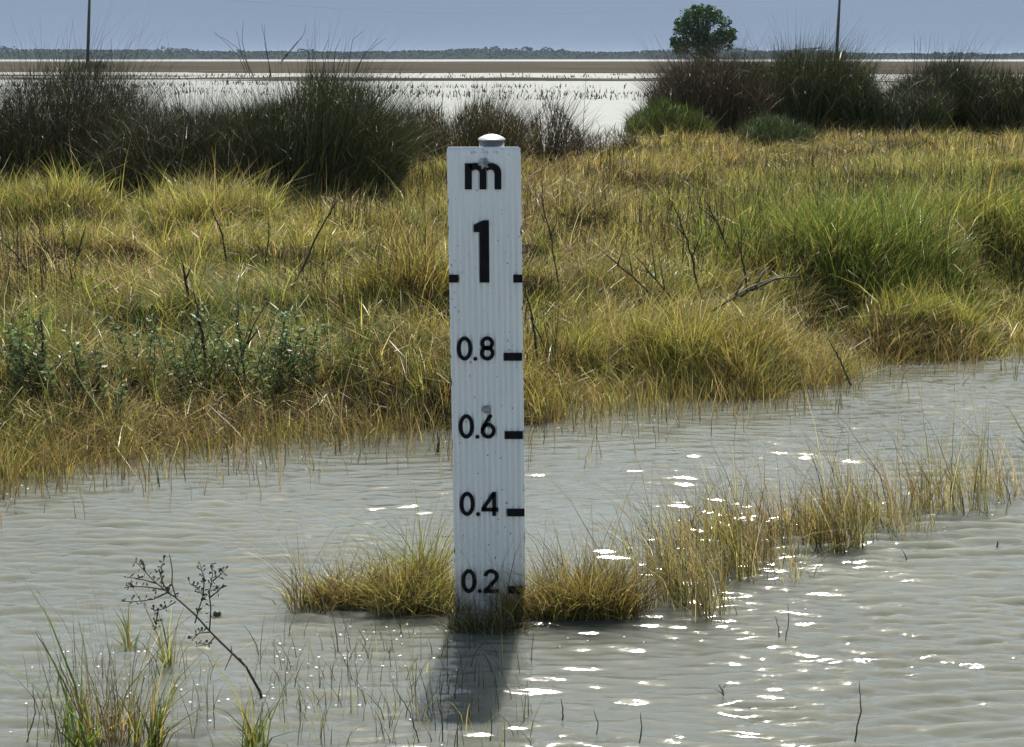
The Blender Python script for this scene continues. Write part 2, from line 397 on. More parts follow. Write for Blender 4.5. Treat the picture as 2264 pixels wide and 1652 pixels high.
keep = (Y < backY(X) + 0.8) & (rng.random(NT) < sstep(-0.25, 0.35, d))
X, Y, d = X[keep], Y[keep], d[keep]; NT = len(X)
cols, hf = zone_grass(X, Y, terrain(X, Y))
th = rng.lognormal(math.log(0.077), 0.38, NT) * hf * (1 + 0.012 * Y)
tr = rng.uniform(0.02, 0.055, NT) * (0.6 + 0.05 * Y); tl = rng.uniform(0.3, 1.0, NT); nb = rng.integers(7, 20, NT)
wind = 6.28 * fbm(X * 0.7, Y * 0.7, 151, 2) * 2; wb = rng.uniform(0, 0.9, NT)
ti = np.repeat(np.arange(NT), nb); n = len(ti)
a_ = rng.uniform(0, 6.28, n); r_ = np.sqrt(rng.random(n))
bx = X[ti] + tr[ti] * r_ * np.cos(a_); by = Y[ti] + tr[ti] * r_ * np.sin(a_)
dx = np.cos(a_) * r_ + wb[ti] * np.cos(wind[ti]) + rng.normal(0, .35, n); dy = np.sin(a_) * r_ + wb[ti] * np.sin(wind[ti]) + rng.normal(0, .35, n)
bc = cols[ti] * rng.lognormal(0.03, 0.38, (n, 1)) * rng.normal(1, 0.07, (n, 3))
sw = rng.random(n) < 0.09; bc[sw] = pick({'S': 3, 'W': 1, 'D': 2.5, 'B': 2}, sw.sum())
o = blades('grass', np.stack([bx, by, terrain(bx, by) - 0.015], 1), th[ti] * rng.lognormal(0, 0.30, n), (0.0018 + 0.00021 * by) * rng.uniform(0.6, 1.4, n),
           np.arctan2(dy, dx), np.clip(np.hypot(dx, dy) * tl[ti] + np.abs(rng.normal(0, .15, n)), 0, 1.5), np.clip(bc, .004, .8), M_GRASS, segs=3, kink=0.05)
tag(o, 'dense mixed green, straw and brown grass covering the bank', 'grass', kind='stuff')
# lying straw thatch, low under the standing grass
X, Y = scatter(40000, 6.2, 30); d = Y - shoreY(X); k = (d > 0.1) & (Y < backY(X)); X, Y = X[k], Y[k]; n = len(X)
o = blades('straw_litter', np.stack([X, Y, terrain(X, Y) + rng.uniform(0, 0.10, n)], 1), rng.uniform(0.06, 0.16, n), 0.003 + 0.0002 * Y, rng.uniform(0, 6.28, n),
           rng.uniform(1.2, 2.2, n), pick({'S': 2, 'B': 3, 'D': 3}, n), M_GRASS, segs=2, power=1.0)
tag(o, 'fallen straw lying between the living grass', 'straw', kind='stuff')
# fringe stems standing in the shallows along the shore
X, Y = scatter(34000, 5.2, 8.8); d = Y - shoreY(X) + 0.5 * (fbm(X * 1.5, Y * 1.5, 173) - 0.5)
k = (d > -0.9) & (d < 0.3) & (rng.random(len(X)) < np.exp(-np.maximum(-d, 0) * 5.0)); X, Y = X[k], Y[k]; n = len(X)
o = blades('shore_grass', np.stack([X, Y, np.full(n, -0.02)], 1), rng.uniform(0.05, 0.2, n), rng.uniform(0.0025, 0.0045, n), rng.uniform(0, 6.28, n),
           np.abs(rng.normal(.25, .25, n)), pick({'B': 5, 'D': 2, 'O': 2, 'S': 1}, n), M_GRASS)
tag(o, 'thin brown grass standing in the shallows along the bank', 'grass', kind='stuff')
# pale long straws sticking out of the grass
X, Y = scatter(420, 6.3, 28); d = Y - shoreY(X); k = (d > 0.15) & (Y < backY(X)); X, Y = X[k], Y[k]; n = len(X)
o = blades('dry_straw', np.stack([X, Y, terrain(X, Y)], 1), rng.uniform(0.18, 0.34, n), 0.0032 + 0.00022 * Y, rng.uniform(0, 6.28, n),
           np.abs(rng.normal(0.55, 0.4, n)), pick({'S': 3, 'D': 5, 'B': 2}, n), M_GRASS, segs=4, power=2.6)
tag(o, 'pale dead straws rising out of the bank grass', 'straw', kind='stuff')

X, Y = scatter(20000, 7.4, 27); d = Y - shoreY(X)
vx_, vy_ = proj(X, Y, terrain(X, Y))
k = (d > 0.5) & (Y < backY(X)) & (fbm(X * 1.3, Y * 0.8, 191, 3) > 0.54 - 0.06 * (vx_ > 1150)); X, Y = X[k], Y[k]; n = len(X)
o = blades('dead_weed_stems', np.stack([X, Y, terrain(X, Y)], 1), rng.uniform(0.15, 0.36, n), 0.0026 + 0.00026 * Y, rng.uniform(0, 6.28, n),
           np.abs(rng.normal(0.15, 0.2, n)), pick({'D': 4, 'K': 3}, n), M_STEM, segs=3, power=1.4, kink=0.03)
tag(o, 'thin dark dead weed stems standing among the bank grass', 'weed stems', kind='stuff')

# ------------------------------------------------------------------ tussocks
def tussock(name, label, cat, c, rx, ry, n, h, mix, group=None, wd=0.0042, lean=0.6, zf=None, mat=None, part='blades', hvar=0.28, long=0, longh=1.6, dome=0.35, straws=True, dirbias=None):
    c = np.asarray(c, float); K = int(np.clip(n // 150, 7, 26)); sr = np.sqrt(rng.random(K)) * 0.85; sa = rng.uniform(0, 6.28, K)
    sub = rng.integers(0, K, n); sh = rng.lognormal(0, 0.24, K)[sub]; sz = rng.uniform(0.28, 0.5, K)[sub] * (1.05 if K < 9 else 0.85)
    r = np.sqrt(rng.random(n)) * rng.lognormal(0, 0.16, n); a = rng.uniform(0, 6.28, n)
    ex = sr[sub] * np.cos(sa[sub]) + sz * r * np.cos(a); ey = sr[sub] * np.sin(sa[sub]) + sz * r * np.sin(a)
    X = c[0] + rx * ex; Y = c[1] + ry * ey; rr_ = np.hypot(ex, ey)
    tint = (rng.lognormal(0, 0.18, (K, 1)) * rng.normal(1, 0.055, (K, 3)))[sub]
    Zr = terrain(X, Y) - 0.02 if zf is None else np.full(n, zf)
    hh = h * sh * rng.lognormal(0, hvar, n) * (1 - dome * np.minimum(rr_, 1.2) ** 2)
    if long:
        m = rng.random(n) < long; hh = np.where(m, hh * longh, hh)
    az = a + rng.normal(0, 0.7, n)
    ln = np.clip(lean * (0.25 + 0.9 * r) + rng.normal(0, 0.2, n), 0, 1.5)
    m = rng.random(n) < 0.45; az = np.where(m, rng.uniform(0, 6.28, n), az); ln = np.where(m, rng.uniform(0.1, 1.3, n), ln)
    if dirbias is not None:
        m = rng.random(n) < 0.6; az = np.where(m, dirbias + rng.normal(0, 0.5, n), az)
    e = thing(name, label, cat, (c[0], c[1], float(terrain(c[0], c[1])) if zf is None else 0.0), group)
    blades(part, np.stack([X, Y, Zr], 1), hh, wd * rng.uniform(0.6, 1.3, n), az, ln, pick(mix, n, 0.36) * tint, mat or M_GRASS, e, origin=e.location)
    return e
TG = 'grass tussocks on the bank'
def bank_t(label, x, y, z, rx, ry, n, h, mix, dy=0, **k):
    g = G(x, y, z); tussock('grass_tussock', label, 'tussock', (g[0], g[1] + dy), rx, ry, int(n * 1.3), h * 0.54, mix, TG, wd=0.0026 + 0.00022 * g[1], **k)
bank_t('broad vivid green tussock on the swell right of the gauge, dark underneath', 1885, 665, 0.22, 0.78, 0.62, 15000, 0.29, {'G': 8, 'Y': 3, 'S': .3, 'O': 1.5}, 0.58, lean=0.75, hvar=.34)
bank_t('yellow green tussock cut by the right edge of the photo, dark below', 2245, 620, 0.22, 0.8, 0.6, 13000, 0.29, {'G': 6, 'Y': 4, 'S': .4, 'O': 1.2}, 0.55, lean=0.75, hvar=.34)
bank_t('straw topped tussock with a dark hollow beneath, midway along the left bank', 440, 590, 0.22, 0.46, 0.42, 3600, 0.30, {'Y': 5, 'S': 3, 'G': 2}, 0.5, lean=0.75)
bank_t('yellow green tussock at the left edge of the photo', 50, 555, 0.22, 0.42, 0.4, 2600, 0.29, {'Y': 5, 'G': 3, 'S': 1}, 0.5, lean=0.75)
bank_t('olive tussock with shaded underside touching the left edge of the gauge', 905, 760, 0.16, 0.33, 0.26, 3200, 0.26, {'Y': 4, 'O': 2, 'B': 3}, 0.35, lean=0.75)
bank_t('low brown dead tussock below the green swells on the right', 2075, 725, 0.17, 0.34, 0.25, 2600, 0.20, {'D': 2, 'B': 5, 'S': 2.5, 'Y': 1}, 0.2, lean=1.1)
bank_t('shaggy yellow tussock overhanging the water right of the gauge', 1590, 880, 0.0, 0.34, 0.26, 3600, 0.31, {'Y': 5, 'S': 2.5, 'B': 2, 'G': 1}, 0.22, lean=0.7)
bank_t('yellow tussock at the water corner beside the bent dead stem', 1770, 830, 0.05, 0.28, 0.25, 2000, 0.27, {'S': 4, 'Y': 3, 'B': 2}, 0.2, lean=0.8)
bank_t('fresh yellow green tussock above the right shoreline', 2060, 760, 0.06, 0.40, 0.28, 2600, 0.24, {'Y': 6, 'G': 2, 'S': 1}, 0.25, lean=0.6)
bank_t('small bright green tussock low at the left edge above the shore', 40, 890, 0.1, 0.22, 0.2, 1500, 0.22, {'G': 5, 'Y': 3}, 0.15, lean=0.6)
bank_t('spiky yellow tussock just right of the gauge at the foot of dead stems', 1330, 790, 0.14, 0.26, 0.22, 1700, 0.28, {'Y': 5, 'S': 3, 'G': 1}, 0.2, lean=0.5)

# ------------------------------------------------------------------ rush bushes at the back of the bank
BG = 'dark bushes along the back of the bank'
def bush(label, x0, x1, ytop, Yd, depth, n, mix, name='rush_bush', cat='bush', fan=0.45, hv=0.22, twigs=0, group=BG, wdf=0.00036, tilt=0.0, edge=0.45, leafy=0):
    a, b = P(x0, 300, Yd)[0], P(x1, 300, Yd)[0]; cx = (a + b) / 2; rx = (b - a) / 2
    zb = float(terrain(cx, Yd)); top = P(0, ytop, Yd)[2] - zb
    e = thing(name, label, cat, (cx, Yd, zb), group)
    seed = int(abs(x0)) % 97
    def outline(X, r): return top * (1 - edge * np.abs(r) ** 2.4) * (0.45 + 0.95 * fbm(X * 2.6, X * 0 + Yd, seed, 4))
    ns = int(n * 0.8); r = rng.uniform(-1, 1, ns) * 0.92; X = cx + rx * r * 0.92; Y = Yd + depth * rng.uniform(-1, 1, ns)
    hh = outline(X, r) * np.clip(rng.normal(0.80, hv, ns), 0.2, 1.05) * np.where(rng.random(ns) < 0.16, rng.uniform(1.08, 1.34, ns), 1)
    az = np.where(r > 0, 0, math.pi) + rng.normal(0, 0.9, ns) + tilt
    ln = np.clip(np.abs(r) * fan + np.abs(rng.normal(0, 0.28, ns)), 0, 1.2)
    tag(blades('stems', np.stack([X, Y, terrain(X, Y) - 0.02], 1), hh, wdf * Yd * rng.uniform(0.6, 1.3, ns), az, ln, pick(mix, ns, 0.4), M_STEM, e, segs=4, power=1.7, origin=e.location, kink=0.035), kind='stuff')
    # side shoots and short leafy twigs crossing in every direction through the mass
    m = int(n * 1.5); r = rng.uniform(-1, 1, m) * 0.97; X = cx + rx * r; Y = Yd + depth * rng.uniform(-1, 1, m)
    zz = zb + outline(X, r) * rng.random(m) ** 0.8 * 0.80
    sc = pick(mix, m, 0.5); lt = rng.random(m) < 0.13; sc[lt] = np.array([[0.13, 0.12, 0.10]]) * rng.lognormal(0, .3, (lt.sum(), 1))
    tag(blades('side_shoots', np.stack([X, Y, zz], 1), (0.05 + 0.05 * top) * rng.lognormal(0, .4, m), wdf * Yd * rng.uniform(0.6, 1.5, m), rng.uniform(0, 6.28, m),
           rng.uniform(0.0, 1.25, m), sc, M_STEM, e, segs=2, power=1.2, origin=e.location, kink=0.08), kind='stuff')
    if twigs:
        r = rng.uniform(-1, 1, twigs) * 0.9; X = cx + rx * r; Y = Yd - depth * rng.uniform(0.3, 1.05, twigs)
        zz = zb + top * rng.uniform(0.05, 0.6, twigs) * (1 - edge * np.abs(r) ** 2)
        blades('dead_twigs', np.stack([X, Y, zz], 1), top * rng.uniform(0.12, 0.4, twigs), wdf * Yd * 0.9, rng.uniform(0, 6.28, twigs), rng.uniform(0.3, 1.8, twigs),
               np.array([[0.20, 0.18, 0.15]]) * rng.lognormal(0, .4, (twigs, 1)), M_STEM, e, segs=3, power=1.3, origin=e.location, kink=0.06)
    return e
DK = {'K': 6, 'O': 2, 'D': 1.5}
def sprigs(e, Yd, lines, rad=0.0035):
    for L_ in lines:
        pts = [P(x, y, Yd) - np.array(e.location) for x, y in L_]
        m = MB(); m.tube(pts, list(np.linspace(rad, rad * 0.35, len(pts))), 5); m.build('bare_sprig', M_TWIG, e)
e = bush('sparse grey brown bush at the far left under the left power pole', -90, 310, 132, 15.0, 0.9, 6500, {'K': 5, 'D': 2, 'O': 2}, hv=.28, twigs=160, edge=.25)
sprigs(e, 15, [[(80, 170), (92, 130), (100, 92)], [(118, 160), (105, 120), (102, 100)], [(130, 160), (122, 112), (131, 78)], [(222, 170), (221, 120), (226, 88)], [(245, 160), (247, 110), (246, 84)]], .002)
e = bush('low dark scrub filling the gap left of the tallest rush clump', 250, 560, 182, 14.2, 0.7, 5600, {'K': 6, 'D': 2, 'O': 2}, twigs=240, edge=.15)
e = bush('tall dark green rush clump with long bare sprigs against the sky', 440, 895, 138, 14.6, 0.9, 10500, {'K': 6, 'O': 4}, fan=.55, twigs=160, edge=.5)
sprigs(e, 14.6, [[(545, 165), (528, 125), (500, 95), (471, 69)], [(548, 160), (530, 110), (500, 88), (474, 75)], [(560, 170), (532, 110), (523, 68)], [(552, 165), (535, 90), (538, 46)],
    [(598, 170), (590, 110), (578, 52)], [(600, 170), (586, 100), (585, 55)], [(620, 140), (660, 92), (672, 75), (676, 56)], [(622, 135), (655, 95), (668, 84)],
    [(690, 180), (682, 125), (680, 86)], [(770, 180), (772, 130), (780, 88), (801, 70)], [(780, 170), (802, 126), (836, 84)], [(785, 165), (805, 120), (853, 84)], [(735, 170), (742, 110), (753, 86)], [(720, 170), (712, 120), (727, 86)]], .0030)
e = bush('thin see-through brown rushes in front of the white lagoon, left of the gauge cap', 850, 1160, 200, 17.5, 0.8, 3800, {'D': 4, 'K': 3, 'O': 2, 'B': 1}, hv=.3, edge=.25, twigs=60)
e = bush('small fan of dark rushes right behind the gauge cap', 1120, 1290, 225, 18.5, 0.5, 1000, {'D': 5, 'K': 3}, hv=.25, edge=.5, fan=.6)
e = bush('short brown rushes at the water gap between the two bush masses', 1260, 1420, 268, 19.5, 0.5, 500, {'D': 5, 'K': 2, 'B': 2}, hv=.25, edge=.3, fan=.5)
sprigs(e, 19.5, [[(1287, 330), (1291, 250), (1296, 160)], [(1310, 330), (1326, 280), (1319, 266)], [(1291, 250), (1302, 238)]], .0035)
e = bush('fresh green rush clump at the left foot of the right bush mass', 1385, 1570, 190, 25.5, 0.9, 3800, {'G': 4, 'O': 4, 'K': 1}, hv=.2, edge=.6, fan=.6)
e = bush('reddish brown dead bush directly below the round tree', 1440, 1690, 90, 26.6, 0.9, 5200, {'D': 6, 'K': 3}, hv=.22, edge=.55, twigs=200, fan=.35)
e = bush('tallest dark bush with upright spikes just left of the right pole', 1580, 1910, 82, 27.5, 1.1, 9000, {'K': 5, 'O': 5}, hv=.2, edge=.35, twigs=240, fan=.3)
e = bush('low grey green bush to the right of the right pole', 1840, 2070, 150, 27.0, 0.9, 5600, {'K': 4, 'O': 3, 'T': 1}, hv=.2, edge=.25, twigs=260)
e = bush('dark bush with a spray of upright tips near the right edge', 1960, 2170, 118, 27.6, 0.9, 6000, {'K': 6, 'O': 3}, hv=.2, edge=.4, twigs=200)
sprigs(e, 27.6, [[(2020, 160), (2022, 110), (2021, 74)], [(2030, 160), (2034, 110), (2037, 80)], [(2045, 160), (2052, 120), (2058, 78)], [(2026, 150), (2030, 110), (2028, 90)], [(2100, 150), (2105, 120), (2101, 105)]], .0045)
e = bush('dark bush cut off by the right edge of the photo', 2110, 2400, 124, 27.2, 1.0, 6500, {'K': 5, 'O': 4, 'D': 1}, hv=.22, edge=.25, twigs=200)
e = bush('pale grey green saltbush low in front of the dark right bushes', 1640, 1800, 235, 22.5, 0.4, 1600, {'T': 4, 'O': 3, 'K': 1}, name='saltbush', edge=.6, hv=.2)

# ------------------------------------------------------------------ tree
def tree():
    Yt = 95.0; e = thing('mangrove_tree', 'round dark green tree rising behind the brown bush', 'tree', (P(1555, 180, Yt)[0], Yt, 0.0)); o = np.array(e.location)
    S = Yt / F
    m = MB(); base = np.array([0, 0, -0.3]); zt = lambda y: P(0, y, Yt)[2]
    m.tube([base, (0.1, 0, 0.9), (0.0, 0.1, zt(95)), (0.1, 0, zt(45))], [0.16, 0.13, 0.09, 0.03], 8)
    limbs = [(1500, 95), (1515, 60), (1540, 35), (1575, 35), (1600, 50), (1612, 85), (1590, 70), (1530, 75)]
    for i, (x, y) in enumerate(limbs):
        q = P(x, y, Yt) - o; q[1] = -0.45 + math.sin(i * 2.3) * 0.7
        m.tube([(0.05, 0.03, 1.0 + 0.15 * (i % 4)), (q[0] * 0.5, q[1] * 0.5, q[2] * 0.72), q], [0.07, 0.05, 0.015], 6)
    m.build('trunk', M_BARK, e)
    cl = [(1550, 30, 20), (1566, 20, 9), (1525, 40, 22), (1580, 38, 18), (1602, 52, 16), (1510, 62, 20), (1552, 64, 24), (1612, 78, 17), (1495, 92, 14), (1535, 85, 28), (1588, 86, 22),
          (1608, 98, 14), (1506, 104, 20), (1487, 88, 7), (1622, 84, 7), (1534, 16, 6), (1590, 28, 8), (1560, 108, 30), (1540, 22, 12), (1572, 24, 12), (1490, 98, 9), (1618, 70, 9), (1500, 48, 9)]
    V = []; cc = []
    for (x, y, r) in cl:
        c = P(x, y, Yt) - o; r = r * S
        for dy in ([0] if r < 0.4 else [-0.5, 0.5]):
            n = int(520 * (r / 0.6) ** 2) + 60
            u = rng.normal(0, 1, (n, 3)); u /= np.linalg.norm(u, axis=1)[:, None]
            rr = r * rng.uniform(0.5, 1.0, (n, 1)) * (1 + 0.25 * np.sin(u[:, :1] * 5 + x) * np.cos(u[:, 2:] * 6 + y))
            p = c + np.array([0, dy, 0]) + u * rr
            nrm = u + rng.normal(0, 0.6, (n, 3)); nrm /= np.linalg.norm(nrm, axis=1)[:, None]
            a = np.cross(nrm, [0.3, 0.2, 1]); a /= np.linalg.norm(a, axis=1)[:, None]; b = np.cross(nrm, a)
            s = rng.uniform(0.035, 0.085, (n, 1))
            V.append(np.stack([p - a * s, p + b * s * .6, p + a * s, p - b * s * .6], 1))
            cc.append(np.repeat(np.array([[0.028, 0.062, 0.020]]) * rng.lognormal(0, .35, (n, 1)), 4, 0))
    V = np.concatenate(V).reshape(-1, 3); n = len(V) // 4
    link('crown', V, np.arange(n * 4).reshape(n, 4), M_GRASS, e, np.concatenate(cc))
tree()

# far wood on the horizon: one mass
n = 26000; X = rng.uniform(-760, 760, n); Y = rng.uniform(1565, 1640, n)
prof = 4.6 + 5.2 * fbm(X * 0.012, X * 0, 201, 5) + 3.0 * (noise(X * 0.05, X * 0, 207) > 0.72) * noise(X * 0.3, X * 0, 209)
prof = prof * np.where(X > 290, 0.72, 1.0)
z = 0.4 + prof * rng.random(n) ** 0.75
u = rng.normal(0, 1, (n, 3)); u[:, 1] -= 0.8; u /= np.linalg.norm(u, axis=1)[:, None]
a = np.cross(u, [0.1, 0.2, 1]); a /= np.linalg.norm(a, axis=1)[:, None]; b = np.cross(u, a); s = rng.uniform(0.5, 1.5, (n, 1)); p = np.stack([X, Y, z], 1)
V = np.stack([p - a * s, p - b * s * .7, p + a * s, p + b * s * .7], 1).reshape(-1, 3)
bx_ = np.linspace(-900, 900, 240); bp_ = (4.2 + 4.4 * fbm(bx_ * 0.012, bx_ * 0, 201, 5)) * np.where(bx_ > 290, .7, 1.0)
BV = np.array([[x, y, z] for x, t in zip(bx_, bp_) for y, z in ((1572, 0.2), (1600, t), (1640, 0.2))]); q_ = np.arange(239) * 3
BQ = np.concatenate([np.stack([q_, q_ + 3, q_ + 4, q_ + 1], 1), np.stack([q_ + 1, q_ + 4, q_ + 5, q_ + 2], 1)]) + n * 4
V = np.concatenate([V, BV]); NB = len(BV)
o = link('treeline', V, np.concatenate([np.arange(n * 4).reshape(n, 4), BQ]), M_FAR, None, np.concatenate([np.repeat(np.array([[0.018, 0.030, 0.018]]) * rng.lognormal(0, .3, (n, 1)), 4, 0), np.full((NB, 3), .02) * [.9, 1.3, .8]]))
tag(o, 'hazy blue grey belt of trees on the far shore', 'treeline', kind='stuff')
# sedges standing in the lagoon
n = 15000; Y = 60 * (160 / 60) ** rng.random(n); X = rng.uniform(-0.3, 0.3, n) * Y
k = (fbm(X * 0.08, Y * 0.16, 231, 3) > 0.50) & (rng.random(n) < 1.6 * fbm(X * 0.3, Y * 0.1, 241, 3) ** 2 + .1); X, Y = X[k], Y[k]; n = len(X)
o = blades('lagoon_sedge', np.stack([X, Y, np.full(n, -0.02)], 1), rng.uniform(0.05, 0.30, n), 0.0007 * Y, rng.uniform(0, 6.28, n), rng.uniform(0, .8, n), pick({'D': 3, 'K': 2}, n), M_STEM)
tag(o, 'scattered dark sedge standing in the bright lagoon', 'sedge', kind='stuff')

# ------------------------------------------------------------------ power poles and wire
Yp = 240.0
def pole(label, xt, yt, xb, arm=True):
    b = P(xb, 151, Yp); b[2] = -0.2; t_ = P(xt, yt, Yp); t_[1] = Yp
    e = thing('power_pole', label, 'pole', b, 'timber power poles across the lagoon')
    q = t_ - b
    m = MB(); m.tube([(0, 0, 0), q * 0.5, q], [0.22, 0.20, 0.16], 12); m.build('post', M_POLE, e, True)
    m = MB(); m.box((q[0], 0, q[2] - 0.25), (1.9, 0.12, 0.16)); m.build('crossarm', M_POLE, e)
    for s in (-0.62, 0.62):
        m = MB(); m.lathe([(0.03, 0), (0.07, 0.03), (0.05, 0.08), (0.07, 0.12), (0.03, 0.17)], (q[0] + s, 0, q[2] - 0.19), 10); m.build('insulator', M_GALV, e, True)
    for s in (-1, 1):
        m = MB(); m.tube([(q[0] + s * 0.52, -0.08, q[2] - 0.28), (q[0] + s * 0.45, -0.09, q[2] - 0.62)], [0.035, 0.02], 6); m.build('stay_rod', M_POLE, e)
    return t_
tA = pole('dark timber pole at the left, rising out of the photo top', 199, -40, 193)
tB = pole('dark timber pole at the right leaning slightly, crossarm at the photo top', 1857, -14, 1848)
bush('small dark shrub at the foot of the left pole', 194, 240, 130, 235.0, 0.9, 260, DK, name='pole_shrub', edge=.95, fan=1.0, hv=.4, group=None, wdf=.0003)
m = MB(); pts = []
pA, pB = tA + [0.62, 0, -0.02], tB + [-0.62, 0, -0.02]
for i in range(41):
    s = i / 40; q = pA * (1 - s) + pB * s; q[2] -= 3.3 * 4 * s * (1 - s); pts.append(q)
m.tube(pts, 0.014, 5)
o = m.build('power_line', M_WIRE, origin=pA); o.location = pA.tolist(); tag(o, 'thin sagging wire strung across the sky between the two poles', 'wire')

# ------------------------------------------------------------------ the flood depth gauge
base = G(1084, 1352); Yg = base[1]
gauge = thing('depth_gauge', 'white ribbed flood depth gauge board standing in the water, black numerals', 'depth gauge', base)
ob = np.array(gauge.location)
def panel_mat():
    m, nt, o = mat_new('white_gauge_board'); N = nt.nodes.new; L = nt.links.new
    p = N('ShaderNodeBsdfPrincipled'); p.inputs['Roughness'].default_value = 0.42
    tc = N('ShaderNodeTexCoord'); L_ = L
    def nz(sc, vec, det=4):
        mpn = N('ShaderNodeMapping'); mpn.inputs['Scale'].default_value = vec; L(tc.outputs['Object'], mpn.inputs[0])
        n = N('ShaderNodeTexNoise'); n.inputs['Scale'].default_value = sc; n.inputs['Detail'].default_value = det; L(mpn.outputs[0], n.inputs['Vector']); return n
    def rampn(src, a, b, ca, cb):
        r = N('ShaderNodeValToRGB'); r.color_ramp.elements[0].position = a; r.color_ramp.elements[1].position = b
        r.color_ramp.elements[0].color = ca; r.color_ramp.elements[1].color = cb; L(src, r.inputs[0]); return r
    def mixc(fac, a, b):
        q = N('ShaderNodeMix'); q.data_type = 'RGBA'; L(fac, q.inputs['Factor'])
        for s_, i in ((a, 6), (b, 7)):
            if isinstance(s_, tuple): q.inputs[i].default_value = s_
            else: L(s_, q.inputs[i])
        return q.outputs[2]
    streak = rampn(nz(9, (14, 14, 0.8)).outputs[0], .35, .7, (0.80, 0.795, 0.79, 1), (0.88, 0.875, 0.87, 1))
    speck = rampn(nz(110, (1, 1, .8), 2).outputs[0], .70, .735, (0, 0, 0, 1), (1, 1, 1, 1))
    c1 = mixc(speck.outputs[0], streak.outputs[0], (0.16, 0.14, 0.12, 1))
    sp = N('ShaderNodeSeparateXYZ'); L(tc.outputs['Object'], sp.inputs[0])
    def mth(op, *ins):
        q = N('ShaderNodeMath'); q.operation = op
        for i_, v_ in enumerate(ins):
            if isinstance(v_, (int, float)): q.inputs[i_].default_value = v_
            else: L(v_, q.inputs[i_])
        return q.outputs[0]
    ct, cb = (TL + TR) / 2, (BL + BR) / 2; k_ = (cb[0] - ct[0]) / (cb[2] - ct[2])
    off = mth('ABSOLUTE', mth('SUBTRACT', mth('SUBTRACT', sp.outputs['X'], float(ct[0] - k_ * ct[2])), mth('MULTIPLY', sp.outputs['Z'], float(k_))))
    er = N('ShaderNodeMapRange'); er.inputs[1].default_value = 0.074; er.inputs[2].default_value = 0.094; L(off, er.inputs[0])
    chip = rampn(mth('MULTIPLY', nz(48, (1, 1, .6), 5).outputs[0], er.outputs[0]), .47, .50, (0, 0, 0, 1), (1, 1, 1, 1))
    c1 = mixc(chip.outputs[0], c1, (0.13, 0.12, 0.11, 1))       # chipped paint along the edges
    mr = N('ShaderNodeMapRange'); mr.inputs[1].default_value = 0.13; mr.inputs[2].default_value = 0.0
    L(sp.outputs['Z'], mr.inputs[0])
    ad = N('ShaderNodeMath'); ad.operation = 'MULTIPLY'; L(mr.outputs[0], ad.inputs[0])
    nn = rampn(nz(22, (1, 1, .6)).outputs[0], .3, .62, (0.25, .25, .25, 1), (1, 1, 1, 1)); L(nn.outputs[0], ad.inputs[1])
    c2 = mixc(ad.outputs[0], c1, (0.17, 0.165, 0.13, 1))        # silt stain left by the water
    L(c2, p.inputs['Base Color']); L(p.outputs[0], o.inputs[0]); return m
TL, TR, BL, BR = [P(x, y, Yg) - ob for x, y in ((987.5, 325), (1151.5, 325), (1006.5, 1345), (1162, 1345))]
M_PANEL = panel_mat()
nu, nv = 193, 60
U = np.linspace(0, 1, nu); Vv = np.concatenate([np.linspace(0, 0.97, nv - 6), np.linspace(0.975, 1.35, 6)])
verts = np.zeros((len(Vv), nu, 3))
for i, v in enumerate(Vv):
    a = TL + (BL - TL) * v; b = TR + (BR - TR) * v
    verts[i] = a + (b - a) * U[:, None]
    fade = float(sstep(0.02, 0.22, v)) * 0.85 + 0.15
    edgef = sstep(0, 0.05, U) * sstep(0, 0.05, 1 - U)
    verts[i, :, 1] += -0.0035 * fade * edgef * np.cos(2 * math.pi * U * 12.5) + 0.0016 * np.sin(v * 5 + 1) * (U - .5)
    if i == 0:   # rounded corners
        verts[i, :, 2] -= 0.006 * (np.clip((0.035 - np.minimum(U, 1 - U)) / 0.035, 0, 1) ** 2)
idx = np.arange(len(Vv) * nu).reshape(len(Vv), nu)
q = np.stack([idx[:-1, :-1], idx[1:, :-1], idx[1:, 1:], idx[:-1, 1:]], -1).reshape(-1, 4)
po = link('board', verts.reshape(-1, 3), q, M_PANEL, gauge, smooth=True)
sm = po.modifiers.new('thickness', 'SOLIDIFY'); sm.thickness = 0.004; sm.offset = -1
pr = 0.0050                                      # lettering stands just proud of the ribs
def loc2(x, y): return P(x, y, Yg - pr) - ob
def plate(polys, name):                          # closed outlines (photo grid) -> thin vinyl sheets
    m = MB()
    for pl in polys:
        f = [loc2(x, y) for x, y in pl]; n = len(f)
        bk = [v + [0, 0.0012, 0] for v in f]
        m.add(f + bk, [list(range(n))[::-1]] + [list(range(n, 2 * n))] + [[i, (i + 1) % n, n + (i + 1) % n, n + i] for i in range(n)])
    return m.build(name, M_BLACK, gauge)
def stroke(path, wpx, closed=False):
    p = np.array(path, float); n = len(p); out_ = []
    for i in range(n):
        if closed: d0, d1 = p[i] - p[i - 1], p[(i + 1) % n] - p[i]
        else: d0 = p[i] - p[i - 1] if i else p[1] - p[0]; d1 = p[i + 1] - p[i] if i < n - 1 else p[-1] - p[-2]
        d0 = d0 / (np.linalg.norm(d0) + 1e-9); d1 = d1 / (np.linalg.norm(d1) + 1e-9)
        t_ = d0 + d1; t_ /= np.linalg.norm(t_) + 1e-9; nn = np.array([-t_[1], t_[0]])
        k = 1 / max(0.5, float(np.dot(nn, [-d0[1], d0[0]])))
        out_.append((p[i] + nn * wpx / 2 * k, p[i] - nn * wpx / 2 * k))
    r = range(n if closed else n - 1)
    return [[out_[i][0], out_[(i + 1) % n][0], out_[(i + 1) % n][1], out_[i][1]] for i in r]
